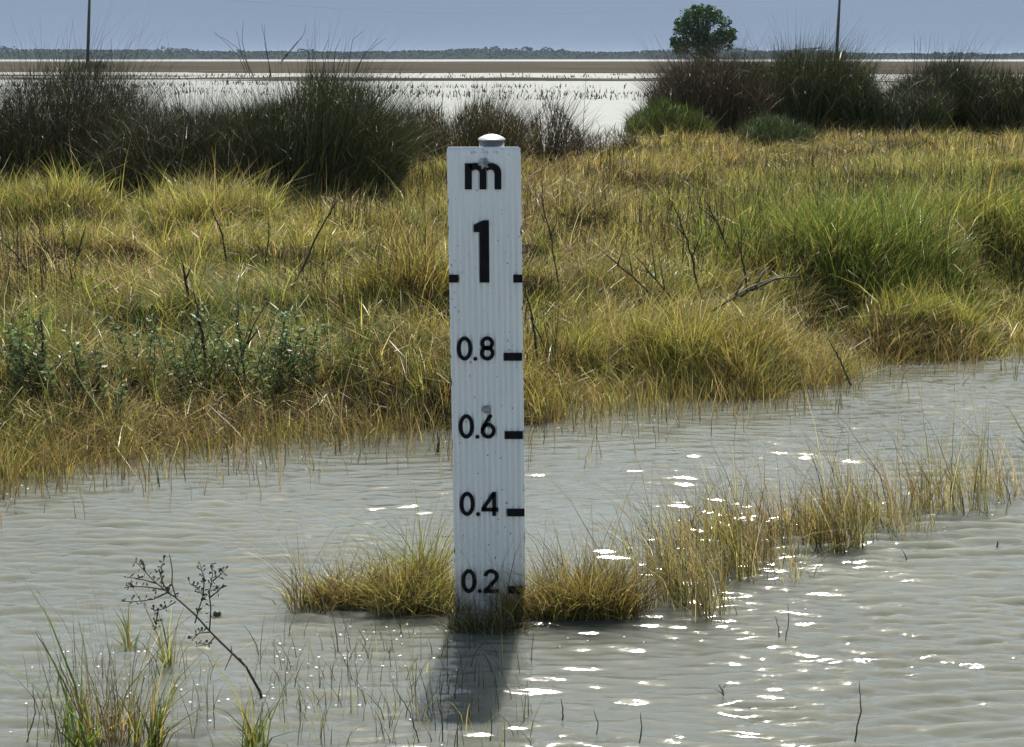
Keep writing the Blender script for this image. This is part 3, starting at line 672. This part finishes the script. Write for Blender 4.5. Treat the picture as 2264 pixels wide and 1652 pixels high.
def ell(cx, cy, rx, ry, a0=0, a1=360, n=28): return [(cx + rx * math.cos(R(a0 + (a1 - a0) * i / n)), cy + ry * math.sin(R(a0 + (a1 - a0) * i / n))) for i in range(n + (0 if a1 - a0 == 360 else 1))]
def rect(a, b, c, d): return [(a, b), (a, d), (c, d), (c, b)]
SW = 8.6
def seg_mesh(name, polys):                       # join stroke quads into one continuous sheet
    m = MB()
    for pl in polys:
        f = [loc2(float(x), float(y)) for x, y in pl]
        m.add(f, [list(range(len(f)))])
    ob_ = m.build(name, M_BLACK, gauge); return ob_
hw_ = SW / 2
def zero(x0, y0, x1, y1): return stroke(ell((x0 + x1) / 2, (y0 + y1) / 2, (x1 - x0) / 2 - hw_, (y1 - y0) / 2 - hw_), SW, True)
def dot(cx, cy, r=4.6): return [ell(cx, cy, r, r, 0, 360, 14)]
# m and 1
wm = 15.8
mp_ = stroke([(1035.5, 419), (1035.5, 361)], wm)
mp_ += stroke([(1068, 419), (1068, 383)] + [(1051.7 + 16.2 * math.cos(R(t_)) , 383 - 16.2 * math.sin(R(t_)) * 0.95) for t_ in range(15, 150, 15)], wm * 0.96)
mp_ += stroke([(1101, 419), (1101, 384)] + [(1084.5 + 16.5 * math.cos(R(t_)), 383 - 16.2 * math.sin(R(t_)) * 0.95) for t_ in range(15, 150, 15)], wm * 0.96)
seg_mesh('numeral', mp_)['label'] = 'bold black letter m'
seg_mesh('numeral', [[(1061, 625), (1081.7, 625), (1081, 487), (1068, 487)], [(1061, 625), (1068, 487), (1047.5, 497), (1047.5, 513.5), (1060.5, 513.5)]])['label'] = 'bold black figure 1'
def num(ch, x0, y0, x1, y1):
    cx, cy, rx, ry = (x0 + x1) / 2, (y0 + y1) / 2, (x1 - x0) / 2 - hw_, (y1 - y0) / 2 - hw_
    if ch == '8':
        return stroke(ell(cx, y0 + hw_ + 11, rx * .92, 11.3), SW, True) + stroke(ell(cx, y1 - hw_ - 12.2, rx, 12.2), SW, True)
    if ch == '6':
        r = 13.2; c2 = y1 - hw_ - r
        return stroke(ell(cx, c2, rx, r), SW, True) + stroke([(cx + 6.5, y0 + 1), (cx - 4, y0 + 17), (cx - rx + .8, c2 - 5), (cx - rx, c2)], SW)
    if ch == '4':
        return stroke([(x1 - 8.5, y1), (x1 - 8.5, y0)], SW) + stroke([(x1 - 10, y0 + 4), (x0 + 3.5, y1 - 15)], SW) + stroke([(x0, y1 - 14), (x1 + 1, y1 - 14)], SW)
    if ch == '2':
        return stroke(ell(cx, y0 + hw_ + 12.5, rx - .5, 12.5, 185, 385, 14) + [(x0 + 6, y1 - 6)], SW) + stroke([(x0, y1 - hw_), (x1, y1 - hw_)], SW)
for lab, z0, d_, x_, (dx0, dx1), yt, yb in (('0.8', (1009.8, 1044.3), '8', (1050.8, 793.5), (1061, 1093.4), 743.9, 797.5), ('0.6', (1014, 1048), '6', (1055.5, 966), (1062.5, 1096), 916, 970),
                                          ('0.4', (1016, 1049.5), '4', (1057, 1137), (1064, 1101), 1087.5, 1141), ('0.2', (1020, 1053.5), '2', (1061, 1307), (1068.5, 1103), 1258.5, 1311.5)):
    a = seg_mesh('numeral', zero(z0[0], yt, z0[1], yb) + dot(*x_) + num(d_, dx0, yt, dx1, yb)); a['label'] = 'black figure ' + lab
for b in ((992.6, 607.5, 1013.2, 625), (1134.6, 607.5, 1155.0, 625), (1114, 780.3, 1154.4, 797.9), (1116, 953.5, 1156, 971), (1121, 1125, 1160, 1142), (1124, 1296, 1161.5, 1313)):
    plate([rect(*b)], 'tick_mark')
# remains of a worn-off sticker line under the top edge
wn_ = []
for x in (1042, 1047, 1052, 1064, 1071, 1077, 1092, 1098):
    wn_.append(rect(x, 334 + (x % 3), x + 2.2, 338 + (x * 7 % 4)))
m = MB()
for pl in wn_: m.add([loc2(*q_) for q_ in pl], [[0, 1, 2, 3]])
m.build('worn_print', princ('faded_print', (0.42, 0.36, 0.33), .6), gauge)
M_POSTG = princ('shaded_galvanised', (.14, .14, .145), .6, 0.2, 30, (.22, .22, .22))  # shade on the post side put into a darker colour than the cap
# round post behind the board, with its domed cap
pc = P(1087, 325, Yg + 0.042) - ob; pcb = P(1098, 1345, Yg + 0.042) - ob
m = MB(); m.tube([pcb + (pcb - pc) * 0.3, pc + [0, 0, 0.0162]], 0.0315, 28); m.build('post', M_POSTG, gauge, True)
m = MB(); ctop = pc
m.lathe([(0.0325, 0.0163), (0.0342, 0.0175), (0.0345, 0.0195), (0.030, 0.0235), (0.020, 0.0285), (0.008, 0.0315), (0.001, 0.0320)], ctop, 36)
cp = m.build('cap', M_GALV, gauge)
def bolt(x, y, r, ragged):
    c = P(x, y, Yg - 0.002) - ob; m = MB(); n = 18; V = []
    for rr, dy in ((1.0, 0.0), (1.0, -0.003), (0.75, -0.0055), (0.3, -0.0065)):
        for k in range(n):
            w_ = 1 + ragged * (0.35 * math.sin(k * 2.1) + 0.3 * math.sin(k * 4.3 + 1)) * (rr == 1.0)
            V.append(c + [r * rr * w_ * math.cos(k * 2 * math.pi / n), dy, r * rr * w_ * math.sin(k * 2 * math.pi / n)])
    f = [[i * n + k, i * n + (k + 1) % n, (i + 1) * n + (k + 1) % n, (i + 1) * n + k] for i in range(3) for k in range(n)] + [[3 * n + k for k in range(n)]]
    m.add(V, f); return m.build('bolt', M_BOLT, gauge)
bolt(1070, 361, 0.0125, 0.55); bolt(1076, 905, 0.0105, 0.1)

# ------------------------------------------------------------------ plants standing in the pond
PG = 'grass tufts standing in the pond'
def pond_t(label, x, y, rx, ry, n, h, mix, **k):
    g = G(x, y); return tussock('pond_tuft', label, 'grass tuft', (g[0], g[1]), rx, ry, n, h, mix, PG, zf=-0.015, **k)
MG = {'B': 3, 'O': 2, 'Y': 3, 'S': 3, 'D': 1}
pond_t('dense olive brown tussock in the water hugging the left of the gauge', 850, 1338, 0.225, 0.10, 3200, 0.118, MG, lean=0.8, wd=0.0032, long=.05, longh=1.5, dome=.25)
pond_t('yellow green tuft rising above the tussock at the left edge of the gauge', 950, 1322, 0.07, 0.06, 260, 0.19, {'Y': 5, 'G': 3, 'B': 2}, lean=0.5, wd=0.0038, long=.1, longh=1.25)
pond_t('spray of long thin blades at the left end of the gauge tussock', 690, 1350, 0.05, 0.05, 90, 0.20, {'O': 4, 'D': 2, 'S': 2}, lean=0.8, wd=0.003, dirbias=math.pi)
pond_t('golden brown tussock in the water hugging the right of the gauge', 1290, 1352, 0.20, 0.10, 3200, 0.118, {'B': 6, 'S': 2, 'Y': 1.5, 'O': 1, 'D': 1}, lean=0.7, wd=0.0032, long=.04, dome=.3)
pond_t('dark strands of grass wrapped round the foot of the gauge', 1095, 1392, 0.115, 0.06, 420, 0.070, {'O': 4, 'K': 1.5, 'D': 2, 'B': 2}, lean=0.9, wd=0.0032, long=.06, longh=1.7)
pond_t('few long pale straws crossing in front of the figure 0.2', 1110, 1385, 0.05, 0.03, 26, 0.19, {'S': 3, 'O': 2, 'D': 1}, lean=0.6, wd=0.0022)
for lab, x, y, rx, ry, n, h in (
        ('tall sparse straw tuft at the end of the golden tussock', 1500, 1345, 0.10, 0.12, 260, 0.26),
        ('pale thin tuft behind the golden tussock', 1430, 1270, 0.10, 0.10, 120, 0.20),
        ('straw tuft between the golden tussock and the dense orange patch', 1570, 1265, 0.13, 0.12, 210, 0.22),
        ('dense orange brown patch in the middle of the reed strip', 1680, 1195, 0.13, 0.12, 520, 0.16),
        ('tall dark stemmed tuft in front of the orange patch', 1700, 1260, 0.13, 0.10, 150, 0.27),
        ('thick leaning tuft in the right half of the reed strip', 1860, 1210, 0.06, 0.06, 230, 0.25),
        ('broad straw coloured tuft right of the leaning tuft', 1960, 1165, 0.17, 0.12, 420, 0.20),
        ('thin upright tuft near the right end of the reed strip', 2100, 1120, 0.13, 0.12, 190, 0.23),
        ('sparse tuft at the right end of the reed strip', 2220, 1090, 0.12, 0.12, 170, 0.21)):
    pond_t(lab, x, y, rx * 1.6, ry * 1.15, int(n * 1.25), h * .95, {'B': 3, 'D': 2, 'S': 5, 'O': 1.5, 'Y': 1.5}, lean=0.25, wd=0.0027, hvar=.35, dirbias=math.pi * 0.95)
e = pond_t('bright green blades at the right edge above the reed strip', 2275, 1010, 0.02, 0.03, 12, 0.17, {'G': 5, 'Y': 2}, lean=0.6, wd=0.010)
pond_t('clump of broad green blades in the bottom left corner', 185, 1660, 0.06, 0.05, 44, 0.20, {'Y': 4, 'G': 3, 'D': 1.5, 'B': 1, 'O': 2}, lean=0.35, wd=0.0065, dirbias=math.pi * .9)
pond_t('broad yellow green blades between the corner clump and the dead branch', 320, 1650, 0.05, 0.05, 48, 0.20, {'Y': 5, 'G': 3, 'O': 1.5}, lean=0.3, wd=0.0055, dirbias=.2)
pond_t('reddish brown thin grass filling the bottom left clump', 260, 1640, 0.13, 0.10, 170, 0.17, {'D': 4, 'B': 4, 'S': 1}, lean=0.4, wd=0.0026)
pond_t('small upright yellow green tuft beside the withered branch', 285, 1430, 0.02, 0.03, 14, 0.11, {'Y': 5, 'G': 4}, lean=0.35, wd=0.006)
pond_t('second yellow green tuft under the withered leaves', 368, 1470, 0.025, 0.03, 30, 0.11, {'Y': 5, 'G': 3, 'S': 1}, lean=0.35, wd=0.004)
pond_t('short green tuft at the bottom below the withered branch', 560, 1655, 0.035, 0.04, 60, 0.11, {'Y': 3, 'G': 4, 'O': 2}, lean=0.5, wd=0.004)
# sparse submerged grass in front of the gauge
n = 620; X0 = rng.uniform(0, 1, n); vx = 560 + 620 * X0; vy = 1400 + 270 * rng.random(n) ** 0.8
k = rng.random(n) < (0.25 + 0.9 * fbm(vx / 70, vy / 60, 301, 2) ** 2) ; vx, vy = vx[k], vy[k]; n = len(vx)
pts = np.array([G(x, y, -0.01) for x, y in zip(vx, vy)])
o = blades('sparse_pond_grass', pts, rng.uniform(0.03, 0.14, n), rng.uniform(0.0016, 0.003, n), rng.uniform(0, 6.28, n), np.abs(rng.normal(.4, .3, n)), pick({'O': 4, 'K': 2, 'D': 2, 'Y': 1}, n), M_GRASS)
tag(o, 'sparse thin grass poking through the water before the gauge', 'grass', kind='stuff')
n = 160; vx = rng.uniform(60, 480, n); vy = rng.uniform(1480, 1690, n); pts = np.array([G(x, y, -0.01) for x, y in zip(vx, vy)])
o = blades('fine_pond_grass', pts, rng.uniform(0.05, 0.17, n), rng.uniform(0.0016, 0.0028, n), rng.uniform(0, 6.28, n), np.abs(rng.normal(.35, .3, n)), pick({'O': 3, 'D': 4, 'B': 2}, n), M_GRASS)
tag(o, 'fine brown grass poking through the water at the bottom left', 'grass', kind='stuff')

# single dark stems, each one countable
def stem(label, base_px, top_px, r=0.0017, z=0.0, group='single stems in the open water', name='water_stem', bend=0.06, cat='stem', extra=(), mat=None, bank=False, under=0.06):
    g = G(*base_px, z) if not bank else T(*base_px)[1]; tp = P(*top_px, g[1])
    e = thing(name, label, cat, g, group); o_ = np.array(e.location)
    md = (g + tp) / 2 + np.array([bend * np.linalg.norm(tp - g), 0, 0])
    pts = [g - (tp - g) * under, g * .5 + md * .5 + [0.1 * bend * 0.1, 0, 0], md, md * .5 + tp * .5, tp]
    L_ = np.linalg.norm(tp - g); r5 = np.random.default_rng(int(abs(base_px[0] * 7 + base_px[1])))
    tt = np.linspace(0, 1, 13); pp = np.stack([np.interp(tt, np.linspace(0, 1, 5), [p_[q_] for p_ in pts]) for q_ in range(3)], 1)
    pp[1:-1] += r5.normal(0, 0.006 * L_, (11, 3)) * [1, 1, .3]
    m = MB(); m.tube([p_ - o_ for p_ in pp], list(r * np.interp(tt, [0, .5, .8, 1], [1, .8, .6, .3]) * r5.uniform(.85, 1.15, 13)), 6); m.build('stalk', mat or M_TWIG, e, True)
    for ex in extra:
        q_ = [P(x, y, g[1] - 0.02 * i) - o_ for i, (x, y) in enumerate(ex)]
        m = MB(); m.tube(q_, list(np.linspace(r * .7, r * .25, len(q_))), 5); m.build('side_twig', mat or M_TWIG, e, True)
    return e
stem('tall lone dark stem low at the right', (1889, 1640), (1900, 1505), .0019)
stem('left one of two thin stems below the reed strip', (1722, 1415), (1714, 1362), .0014)
stem('right taller one of two thin stems below the reed strip', (1735, 1418), (1742, 1332), .0014)
stem('forked little stem in the water right of centre', (1600, 1540), (1588, 1512), .0018, extra=[[(1600, 1538), (1598, 1522), (1606, 1514)], [(1600, 1538), (1590, 1528), (1580, 1524)]])
stem('short dark stem nearest the gauge on its lower right', (1243, 1595), (1240, 1545), .0018)
stem('stem with a bent tip between the lower stems', (1318, 1625), (1312, 1570), .0014, bend=.12)
stem('short dark stem at the bottom under the forked stem', (1414, 1640), (1416, 1575), .0016)
stem('small leaning stem on the open water at the right', (2005, 1240), (1992, 1212), .0015)
stem('stub floating alone at the far right', (2203, 1212), (2206, 1196), .0028)
stem('long bare stem at the lower left of the photo', (57, 1640), (72, 1510), .0014, bend=.1)
stem('long pale tipped reed leaning left in the bottom left corner', (165, 1560), (78, 1395), .0020, bend=.02)
stem('second long reed leaning left in the bottom left corner', (178, 1590), (120, 1440), .0016, bend=.02)
stem('dark upright stake at the shoreline left of the gauge', (967, 1000), (967, 955), .0045)
stem('dark leaning stem crossing the lower corner near the gauge shadow', (925, 1640), (868, 1510), .0014)
stem('upright dark stem left of the gauge shadow', (978, 1640), (965, 1540), .0014)
stem('thin stem in the gauge shadow', (1083, 1640), (1082, 1560), .0013)

# dead twigs in the bank
BT = 'bare dead stems on the bank'
def btwig(label, b, tp, r=.006, bend=.04, extra=(), z=0.2):
    stem(label, b, tp, r * 0.95, z, BT, 'dead_stem', bend, 'dead stem', extra, bank=True, under=0.25)
btwig('thin dead stem beside the right edge of the gauge by figure 1', (1227, 594), (1192, 424), .0045, .03, [[(1215, 530), (1235, 480)], [(1204, 490), (1186, 450)]])
btwig('tall dead stem with a side twig in the middle of the right bank', (1549, 654), (1487, 444), .006, .03, [[(1530, 570), (1545, 530), (1555, 500)], [(1512, 520), (1480, 480)]])
btwig('dead stem leaning over the grass left of the green swell', (1609, 548), (1557, 439), .0065, .03, [[(1585, 490), (1545, 455)], [(1598, 520), (1606, 470)]])
btwig('short dead stem behind the fallen branch', (1652, 645), (1627, 509), .006, .02)
btwig('dark dead stem slanting up from the yellow grass right of the gauge', (1447, 656), (1322, 549), .006, .02, [[(1400, 615), (1390, 560)], [(1420, 632), (1375, 585)], [(1365, 588), (1380, 540)]])
btwig('fan of thin dead stems right of the slanting stem', (1490, 665), (1400, 560), .005, .0, [[(1470, 640), (1455, 560)], [(1450, 615), (1440, 530)], [(1440, 605), (1400, 590)]])
btwig('black split stem touching the right side of the gauge', (1185, 775), (1157, 625), .006, .04, [[(1172, 700), (1195, 745), (1212, 790)], [(1165, 670), (1160, 720)]], .12)
btwig('bent dead stem leaning out over the water corner', (1877, 845), (1832, 749), .005, .03, (), .03)
btwig('dark dead stem curving up from the left bank hollow', (499, 585), (464, 455), .007, .08)
btwig('long straight dead stem leaning right on the left bank', (665, 601), (752, 433), .006, -.03, [[(730, 475), (738, 440)]])
btwig('short thick dead stub at the left bank hollow', (416, 656), (402, 573), .008, .0, [[(410, 620), (422, 590)]])
btwig('forked dead stem on the pinkish grass at far left', (168, 575), (190, 499), .006, .0, [[(172, 560), (186, 545)]])
btwig('thick dark stem in the grey green weeds of the left bank', (451, 787), (427, 643), .007, .03, [[(440, 720), (430, 680)]], .15)
btwig('branching bare weed stem in front of the grey green weeds', (540, 820), (525, 660), .006, -.02, [[(538, 780), (560, 720), (599, 652)], [(535, 740), (512, 690)], [(548, 760), (580, 715)]], .12)
btwig('bent dead stem at the left edge of the photo', (57, 600), (0, 529), .006, .1)
btwig('upright thin dead stem between the left tussock and the long leaning stem', (587, 580), (595, 480), .005, .02)
btwig('dark weed stem standing at far left above the green tussock', (95, 790), (88, 690), .006, .03, [[(93, 740), (70, 700)]], .15)
# a fallen branch
a = T(1572, 690, .14)[1]; b = P(1732, 606, a[1] + .35)
e = thing('fallen_branch', 'thin brown fallen branch lying in the grass below the green swell', 'branch', a); o_ = np.array(e.location)
m = MB(); m.tube([a - o_, (a * .5 + b * .5) - o_ + [0, 0, .02], b - o_], [.0055, .0045, .002], 7); m.build('limb', princ('brown_wood', (.05, .038, .03), .8, 0, 30, (.10, .08, .065)), e, True)
for t0, (x, y) in ((.4, (1690, 640)), (.55, (1765, 610)), (.6, (1700, 590)), (.3, (1660, 600))):
    p0 = a * (1 - t0) + b * t0; p1 = P(x, y, p0[1] + .1)
    m = MB(); m.tube([p0 - o_, (p0 + p1) / 2 - o_ + [0, 0, .02], p1 - o_], [.006, .005, .002], 5); m.build('side_twig', M_TWIG, e, True)

# grey-green leafy weeds on the left bank, with pale seed heads
M_SEEDH = princ('pale_seed', (.6, .58, .5), .8)
def weed(label, x, y, hpx, n_st, seed_):
    r3 = np.random.default_rng(seed_); g = T(x, y, 0.08)[0]; h = hpx * g[1] / F * 1.5
    e = thing('leafy_weed', label, 'weed', g, 'grey green leafy weeds on the left bank'); o_ = np.array(e.location)
    m = MB(); LV = []; LC = []; FL = []
    for s in range(n_st):
        a_ = r3.uniform(0, 6.28); ln = r3.uniform(.05, .45); hh = h * r3.uniform(.6, 1.05)
        base_ = np.array([r3.normal(0, .10), r3.normal(0, .06), -.1])
        sp_ = lambda t_: base_ + np.array([math.cos(a_) * ln * hh * t_ ** 1.5, math.sin(a_) * ln * hh * t_ ** 1.5, hh * t_])
        m.tube([sp_(0), sp_(.5), sp_(1)], [.0022, .0018, .001], 4)
        for k in range(60):
            t_ = r3.uniform(.15, 1); p = sp_(t_); d_ = r3.normal(0, 1, 3); d_[2] = abs(d_[2]) * .6; d_ /= np.linalg.norm(d_)
            sd = np.cross(d_, r3.normal(0, 1, 3)); sd /= np.linalg.norm(sd); l_ = r3.uniform(.014, .036); w_ = l_ * .2
            LV.append([p, p + d_ * l_ * .5 + sd * w_, p + d_ * l_, p + d_ * l_ * .5 - sd * w_]); LC.append(np.array(PAL['T']) * r3.lognormal(0.1, .3))
        if r3.random() < .55: FL.append(sp_(1.0))
    m.build('stems', M_TWIG, e)
    V = np.array(LV).reshape(-1, 3); link('leaves', V, np.arange(len(V)).reshape(-1, 4), M_GRASS, e, np.repeat(np.array(LC), 4, 0))
    if FL:
        m = MB()
        for p in FL: m.lathe([(.001, -.004), (.0045, -.001), (.004, .003), (.001, .005)], p, 6)
        tag(m.build('seed_heads', M_SEEDH, e), kind='stuff')
weed('leafy weed left of the thick dark stem on the left bank', 370, 830, 150, 12, 1)
weed('grey green leafy weed around the branching bare stem', 560, 830, 170, 15, 2)
weed('leafy weed at the right end of the grey green patch', 640, 810, 150, 12, 3)
weed('leafy weed between the dark stem and the branching stem', 480, 815, 160, 12, 4)
weed('small leafy weed low above the golden shore fringe at left', 230, 860, 120, 10, 5)
weed('leafy weed at the left edge under the bare weed stem', 60, 800, 140, 11, 6)
weed('leafy weed above the green tussock at far left', 130, 830, 120, 10, 7)

# withered branch in the water, bottom left
b0 = G(577, 1540); Yb = b0[1]
e = thing('withered_branch', 'withered dark branch with curled leaves leaning out of the water, bottom left', 'branch', b0); o_ = np.array(e.location)
def bp(x, y, k=0.0): return P(x, y, Yb - 0.0006 * (577 - x) * 0.6 + k) - o_
m = MB(); trunk_px = [(581, 1556), (575, 1530), (558, 1500), (544, 1474), (513, 1444), (490, 1422), (469, 1401), (430, 1358), (389, 1322), (380, 1290), (381, 1262), (375, 1225)]
m.tube([bp(*p) for p in trunk_px], list(np.linspace(.0036, .0010, len(trunk_px))), 7); m.build('stem', M_TWIG, e, True)
SB = [[(389, 1322), (365, 1305), (340, 1285), (315, 1258), (298, 1240)], [(365, 1305), (330, 1298), (290, 1296), (275, 1300)], [(370, 1310), (340, 1325), (300, 1330), (268, 1330)], [(345, 1290), (310, 1280), (272, 1275)],
      [(375, 1314), (360, 1290), (352, 1262), (362, 1240)], [(463, 1398), (466, 1350), (463, 1310), (470, 1270), (467, 1245)], [(431, 1378), (440, 1345), (449, 1318), (436, 1300), (418, 1290)], [(449, 1318), (452, 1280), (440, 1240)],
      [(466, 1320), (485, 1305), (495, 1290)], [(470, 1285), (488, 1270), (497, 1262)], [(463, 1398), (440, 1400), (425, 1415)], [(389, 1330), (365, 1345), (340, 1352)], [(350, 1350), (345, 1375), (345, 1390)], [(513, 1444), (510, 1425)], [(513, 1446), (502, 1470), (497, 1482)], [(530, 1455), (546, 1480)], [(475, 1408), (460, 1425), (432, 1430)]]
LV = []
r3 = np.random.default_rng(9)
m = MB()
for i, s in enumerate(SB):
    pts = [bp(x, y, 0.012 * math.sin(i * 2.1) * j) for j, (x, y) in enumerate(s)]
    m.tube(pts, list(np.linspace(.0018, .0007, len(pts))), 5)
    if len(s) < 3 or i in (14,): continue
    for j in range(len(pts) - 1):
        for q_ in range(8):
            t_ = r3.random(); p = pts[j] * (1 - t_) + pts[j + 1] * t_
            if j == 0 and t_ < .5 and i not in (0, 4): continue
            d_ = r3.normal(0, 1, 3) + [0, 0, .5]; d_[1] *= .5; d_ /= np.linalg.norm(d_); sd = np.cross(d_, [0.2, 1, 0.1] + r3.normal(0, .4, 3)); sd /= np.linalg.norm(sd)
            l_ = r3.uniform(.008, .016); w_ = l_ * r3.uniform(.11, .20); up = np.cross(sd, d_) * l_ * .15
            LV.append([p, p + d_ * l_ * .55 + sd * w_ * .6, p + d_ * l_ * .85 + sd * w_, p + d_ * l_ + up, p + d_ * l_ * .85 - sd * w_ + up, p + d_ * l_ * .55 - sd * w_ * .6])
m.build('side_twigs', M_TWIG, e, True)
V = np.array(LV).reshape(-1, 3); link('leaves', V, np.arange(len(V)).reshape(-1, 6), M_LEAFD, e)

# floating seed pod
g = G(480, 1360); m = MB(); m.lathe([(.002, -.008), (.009, -.004), (.011, .002), (.008, .008), (.002, .010)], (0, 0, 0.002), 14)
o = m.build('seed_pod', M_SEED, None, True); o.location = g.tolist(); tag(o, 'small round dark seed pod floating right of the withered branch', 'seed pod')

# white flecks painted as sun glints on the water among the stems: uncountable
def flecks(name, label, n, gen, size):
    V = []; 
    for i in range(n):
        g = gen(); s = rng.uniform(*size); k = 7; ph = rng.uniform(0, 6.28)
        z0 = float(waves(np.array([g[0]]), np.array([g[1]]))[0]) if g[1] < 9 else 0.0
        for zz, rr in ((z0 - .001, 1.0), (z0 + .0022, .75)):
            for a_ in range(k): V.append((g[0] + s * rr * (1 + .3 * math.sin(a_ * 2.3 + ph)) * math.cos(a_ * 6.283 / k), g[1] + s * 1.2 * rr * math.sin(a_ * 6.283 / k), zz))
    f = []
    for i in range(n):
        b = i * 14; f.append([b + 7 + q_ for q_ in range(7)])
        for q_ in range(7): f.append([b + q_, b + (q_ + 1) % 7, b + 7 + (q_ + 1) % 7, b + 7 + q_])
    tag(link(name, V, f, M_GLINT), label, 'sun_glints', kind='stuff')
def near(): return G(rng.uniform(600, 1010), 1380 + abs(rng.normal(0, 90)))
def left(): return G(rng.normal(300, 160), rng.uniform(1440, 1650))
def strip(): x = rng.uniform(1180, 2264); return G(x, 1400 - 0.29 * (x - 1180) + rng.normal(0, 45))
def shore(): x = rng.uniform(0, 1500); return G(x, float(np.interp(x, [p_[0] for p_ in SH], [p_[1] for p_ in SH])) + abs(rng.normal(4, 22)))
GEN = [near, left, strip, shore]
flecks('sun_glints', 'painted white flecks standing in for sun glints among the stems', 210, lambda: GEN[rng.choice(4, p=[.3, .25, .2, .25])](), (.0015, .0042))

# ------------------------------------------------------------------ haze
m, nt, o_ = mat_new('haze_air'); pv = nt.nodes.new('ShaderNodeVolumePrincipled')
pv.inputs['Color'].default_value = (0.62, 0.76, 0.98, 1); pv.inputs['Density'].default_value = 0.00008; pv.inputs['Anisotropy'].default_value = 0.2
nt.links.new(pv.outputs[0], o_.inputs['Volume'])
mb = MB(); mb.box((0, 4300, 5.25), (13400, 9800, 14.5)); hz = mb.build('haze', m); tag(hz, 'pale blue haze over the lagoon', 'haze', kind='stuff')
